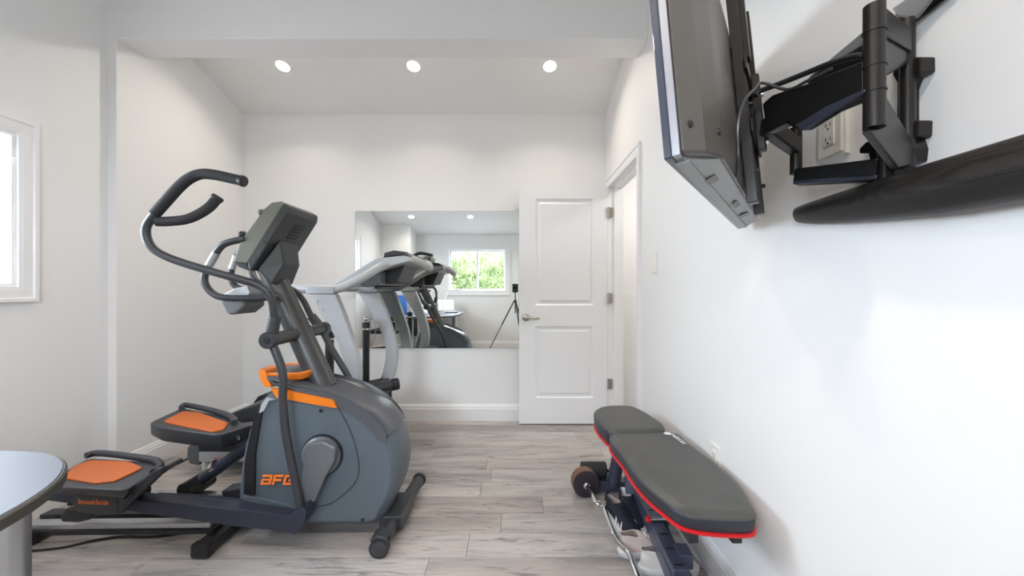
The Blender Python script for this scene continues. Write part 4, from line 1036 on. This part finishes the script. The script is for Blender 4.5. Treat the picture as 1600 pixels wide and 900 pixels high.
MB().tube(spline([(-1.25, .25, zd), (-1.20, .25, zd + .22), (-1.13, .25, zd + .36), (-1.06, .25, zd + .385), (-.95, .25, zd + .40)], 4), .006, 8).build('arm', ALU, lm)
MB().bar((-1.03, .25, zd + .388), (-.90, .25, zd + .402), .03, .012).build('lamp_head', ALU, lm, bevel=.003)
tag(MB().box((-1.20, .05, zd), (-1.00, .18, zd + .015)).build('notebook', BLK, bevel=.002), 'closed black notebook at the end of the desk', 'book')
for k, (x, y, s_) in enumerate(((-1.70, -.35, .26), (-1.62, -.36, .24), (-1.54, -.37, .22))):
    tag(MB().box((x, y, zd), (x + .06, y + .2, zd + s_)).build('file_folder', PAPER, bevel=.002), ('white file folder standing at the left of the desk row', 'white file folder in the middle of the desk row', 'white file folder at the right of the desk row')[k], 'folder', 'file folders on the desk')
cbx = thing('computer_tower', 'black computer tower under the desk end', 'computer', (-1.35, -.2, 0))
MB().box((-1.45, -.42, .0), (-1.25, .02, .46)).build('case', BLK, cbx, bevel=.006)
MB().box((-1.43, .02, .05), (-1.27, .028, .42)).build('front_panel', DARK, cbx, bevel=.003)
# office chair with a blue jacket
ch = thing('office_chair', 'black office chair behind the desk with a blue jacket over it', 'chair', (-2.10, .45, 0))
so = dense([(-2.32, .23), (-1.88, .23), (-1.88, .67), (-2.32, .67)])
MB().loft(so, lambda a, b, h_: V((a, b, h_)), [(.44, .01), (.47, 0), (.50, .01), (.51, .04)]).build('seat', RUB, ch)
MB().box((-2.31, .20, .60), (-1.89, .25, 1.02)).build('backrest', RUB, ch, bevel=.02)
MB().cyl((-2.10, .45, .08), (-2.10, .45, .45), .025).build('gas_post', BLK, ch)
MB().bar((-2.10, .40, .45), (-2.10, .215, .62), .05, .02).build('back_support', BLK, ch)
for k in range(5):
    a = 2 * math.pi * k / 5; e = V((-2.10 + .26 * math.cos(a), .45 + .26 * math.sin(a), .06)); MB().bar((-2.10, .45, .09), e, .04, .03).build('base_leg', BLK, ch)
    MB().ball(e + V((0, 0, -.03)), .028).build('castor', BLK, ch)
jk = MB().rings([[V((-2.10 + dx * (1 + .06 * math.sin(3 * z)), yy, z)) for dx, yy in ((-.24, .18), (-.12, .165), (0, .17), (.12, .16), (.24, .18), (.24, .27), (.1, .285), (-.1, .28), (-.24, .27))] for z in (.62, .75, .90, 1.02, 1.045)])
tag(jk.build('jacket', BLUE, bevel=.01), 'blue jacket draped over the back of the office chair', 'jacket')

# tripod with camera, standing behind the lens, seen in the mirror
tp = thing('camera_tripod', 'thin black tripod standing behind the lens, seen in the mirror', 'tripod', (0, -.12, 0))
MB().lathe((0, -.12, .92), (0, 0, 1), [(-.02, .014), (0, .028), (.03, .028), (.045, .012)]).build('hub', BLK, tp)
MB().cyl((0, -.12, .72), (0, -.12, 1.09), .011).build('centre_column', BLK, tp)
for a in (185, 70 + 0, 300):
    a = math.radians(a); e = V((.50 * math.cos(a), -.12 + (.50 if a > 2 else .16) * math.sin(a), 0)); s_ = V((.025 * math.cos(a), -.12 + .025 * math.sin(a), .93))
    if a < 2: e = V((.14, .02, 0))
    lg = MB().tube([s_, s_.lerp(e, .45)], .012, 8).build('leg', BLK, tp)
    MB().tube([s_.lerp(e, .42), s_.lerp(e, .98)], .008, 8).build('leg_section', BLK, lg)
    MB().ball(s_.lerp(e, .982), .012).build('rubber_foot', RUB, lg)
cm = thing('digital_camera', 'black boxy camera on top of the tripod', 'camera', (0, -.12, 1.09))
MB().box((-.052, -.15, 1.09), (.052, -.09, 1.245)).build('body', BLK, cm, bevel=.005)
MB().lathe((-.01, -.09, 1.175), (0, 1, 0), [(0, .026), (.012, .026), (.014, .02)]).build('lens', SCR, cm)

# cords on the floor
c1 = [(30, 862), (57, 860), (100, 855), (145, 845), (190, 838), (240, 838), (290, 832), (340, 826), (365, 822)]
tag(MB().tube(spline([onz(x, y, .006) for x, y in c1], 5), .005, 8).build('floor_cord', CORD), 'black cord crossing the floor in front of the elliptical trainer', 'cord')
c2 = [(215, 752), (245, 738), (268, 729), (290, 718), (300, 712)]
tag(MB().tube(spline([onz(x, y, .006) for x, y in c2], 5), .005, 8).build('floor_cord', CORD), 'black power cord running from the treadmill along the left wall', 'cord')

# ------------------------------------------------------------------ outdoors
struct('ground', MB().box((-14, -16, -.35), (6, YR - .14, -.3)).box((-14, YR - .14, -.35), (XN - .14, 10, -.3)), GRASS)
def tree(label, x, y, hgt, r, n, seed):
    rd = random.Random(seed); t = thing('tree', label, 'tree', (x, y, -.3), 'trees outside the rear window')
    MB().tube(spline([(x, y, -.3), (x + .05, y, hgt * .4), (x - .03, y, hgt * .9)], 4), [.13 - .009 * k for k in range(9)], 10).build('trunk', BARK, t)
    m = MB()
    for k in range(n):
        a, b = rd.uniform(0, 6.283), rd.uniform(-1, 1); q = rd.random() ** .4 * r
        c = V((x + q * math.cos(a) * math.sqrt(1 - b * b), y + q * math.sin(a) * math.sqrt(1 - b * b), hgt * .53 + q * b * .85))
        u = V((rd.uniform(-1, 1), rd.uniform(-1, 1), rd.uniform(-1, 1))).normalized(); w = u.orthogonal().normalized(); s_ = rd.uniform(.05, .10)
        m.add([c - u * s_, c + w * s_ * .5, c + u * s_, c - w * s_ * .5], [(0, 1, 2, 3)])
    tag(m.build('foliage', LEAF, t), kind='stuff')
tree('leafy green tree outside, left in the rear window', -2.75, -6.2, 2.75, 1.45, 8000, 1)
tree('leafy green tree outside, right in the rear window', .25, -6.4, 2.75, 1.45, 8000, 2)
tree('leafy green tree outside, farthest, in the middle of the rear window', -1.3, -9.4, 3.1, 1.9, 9000, 3)
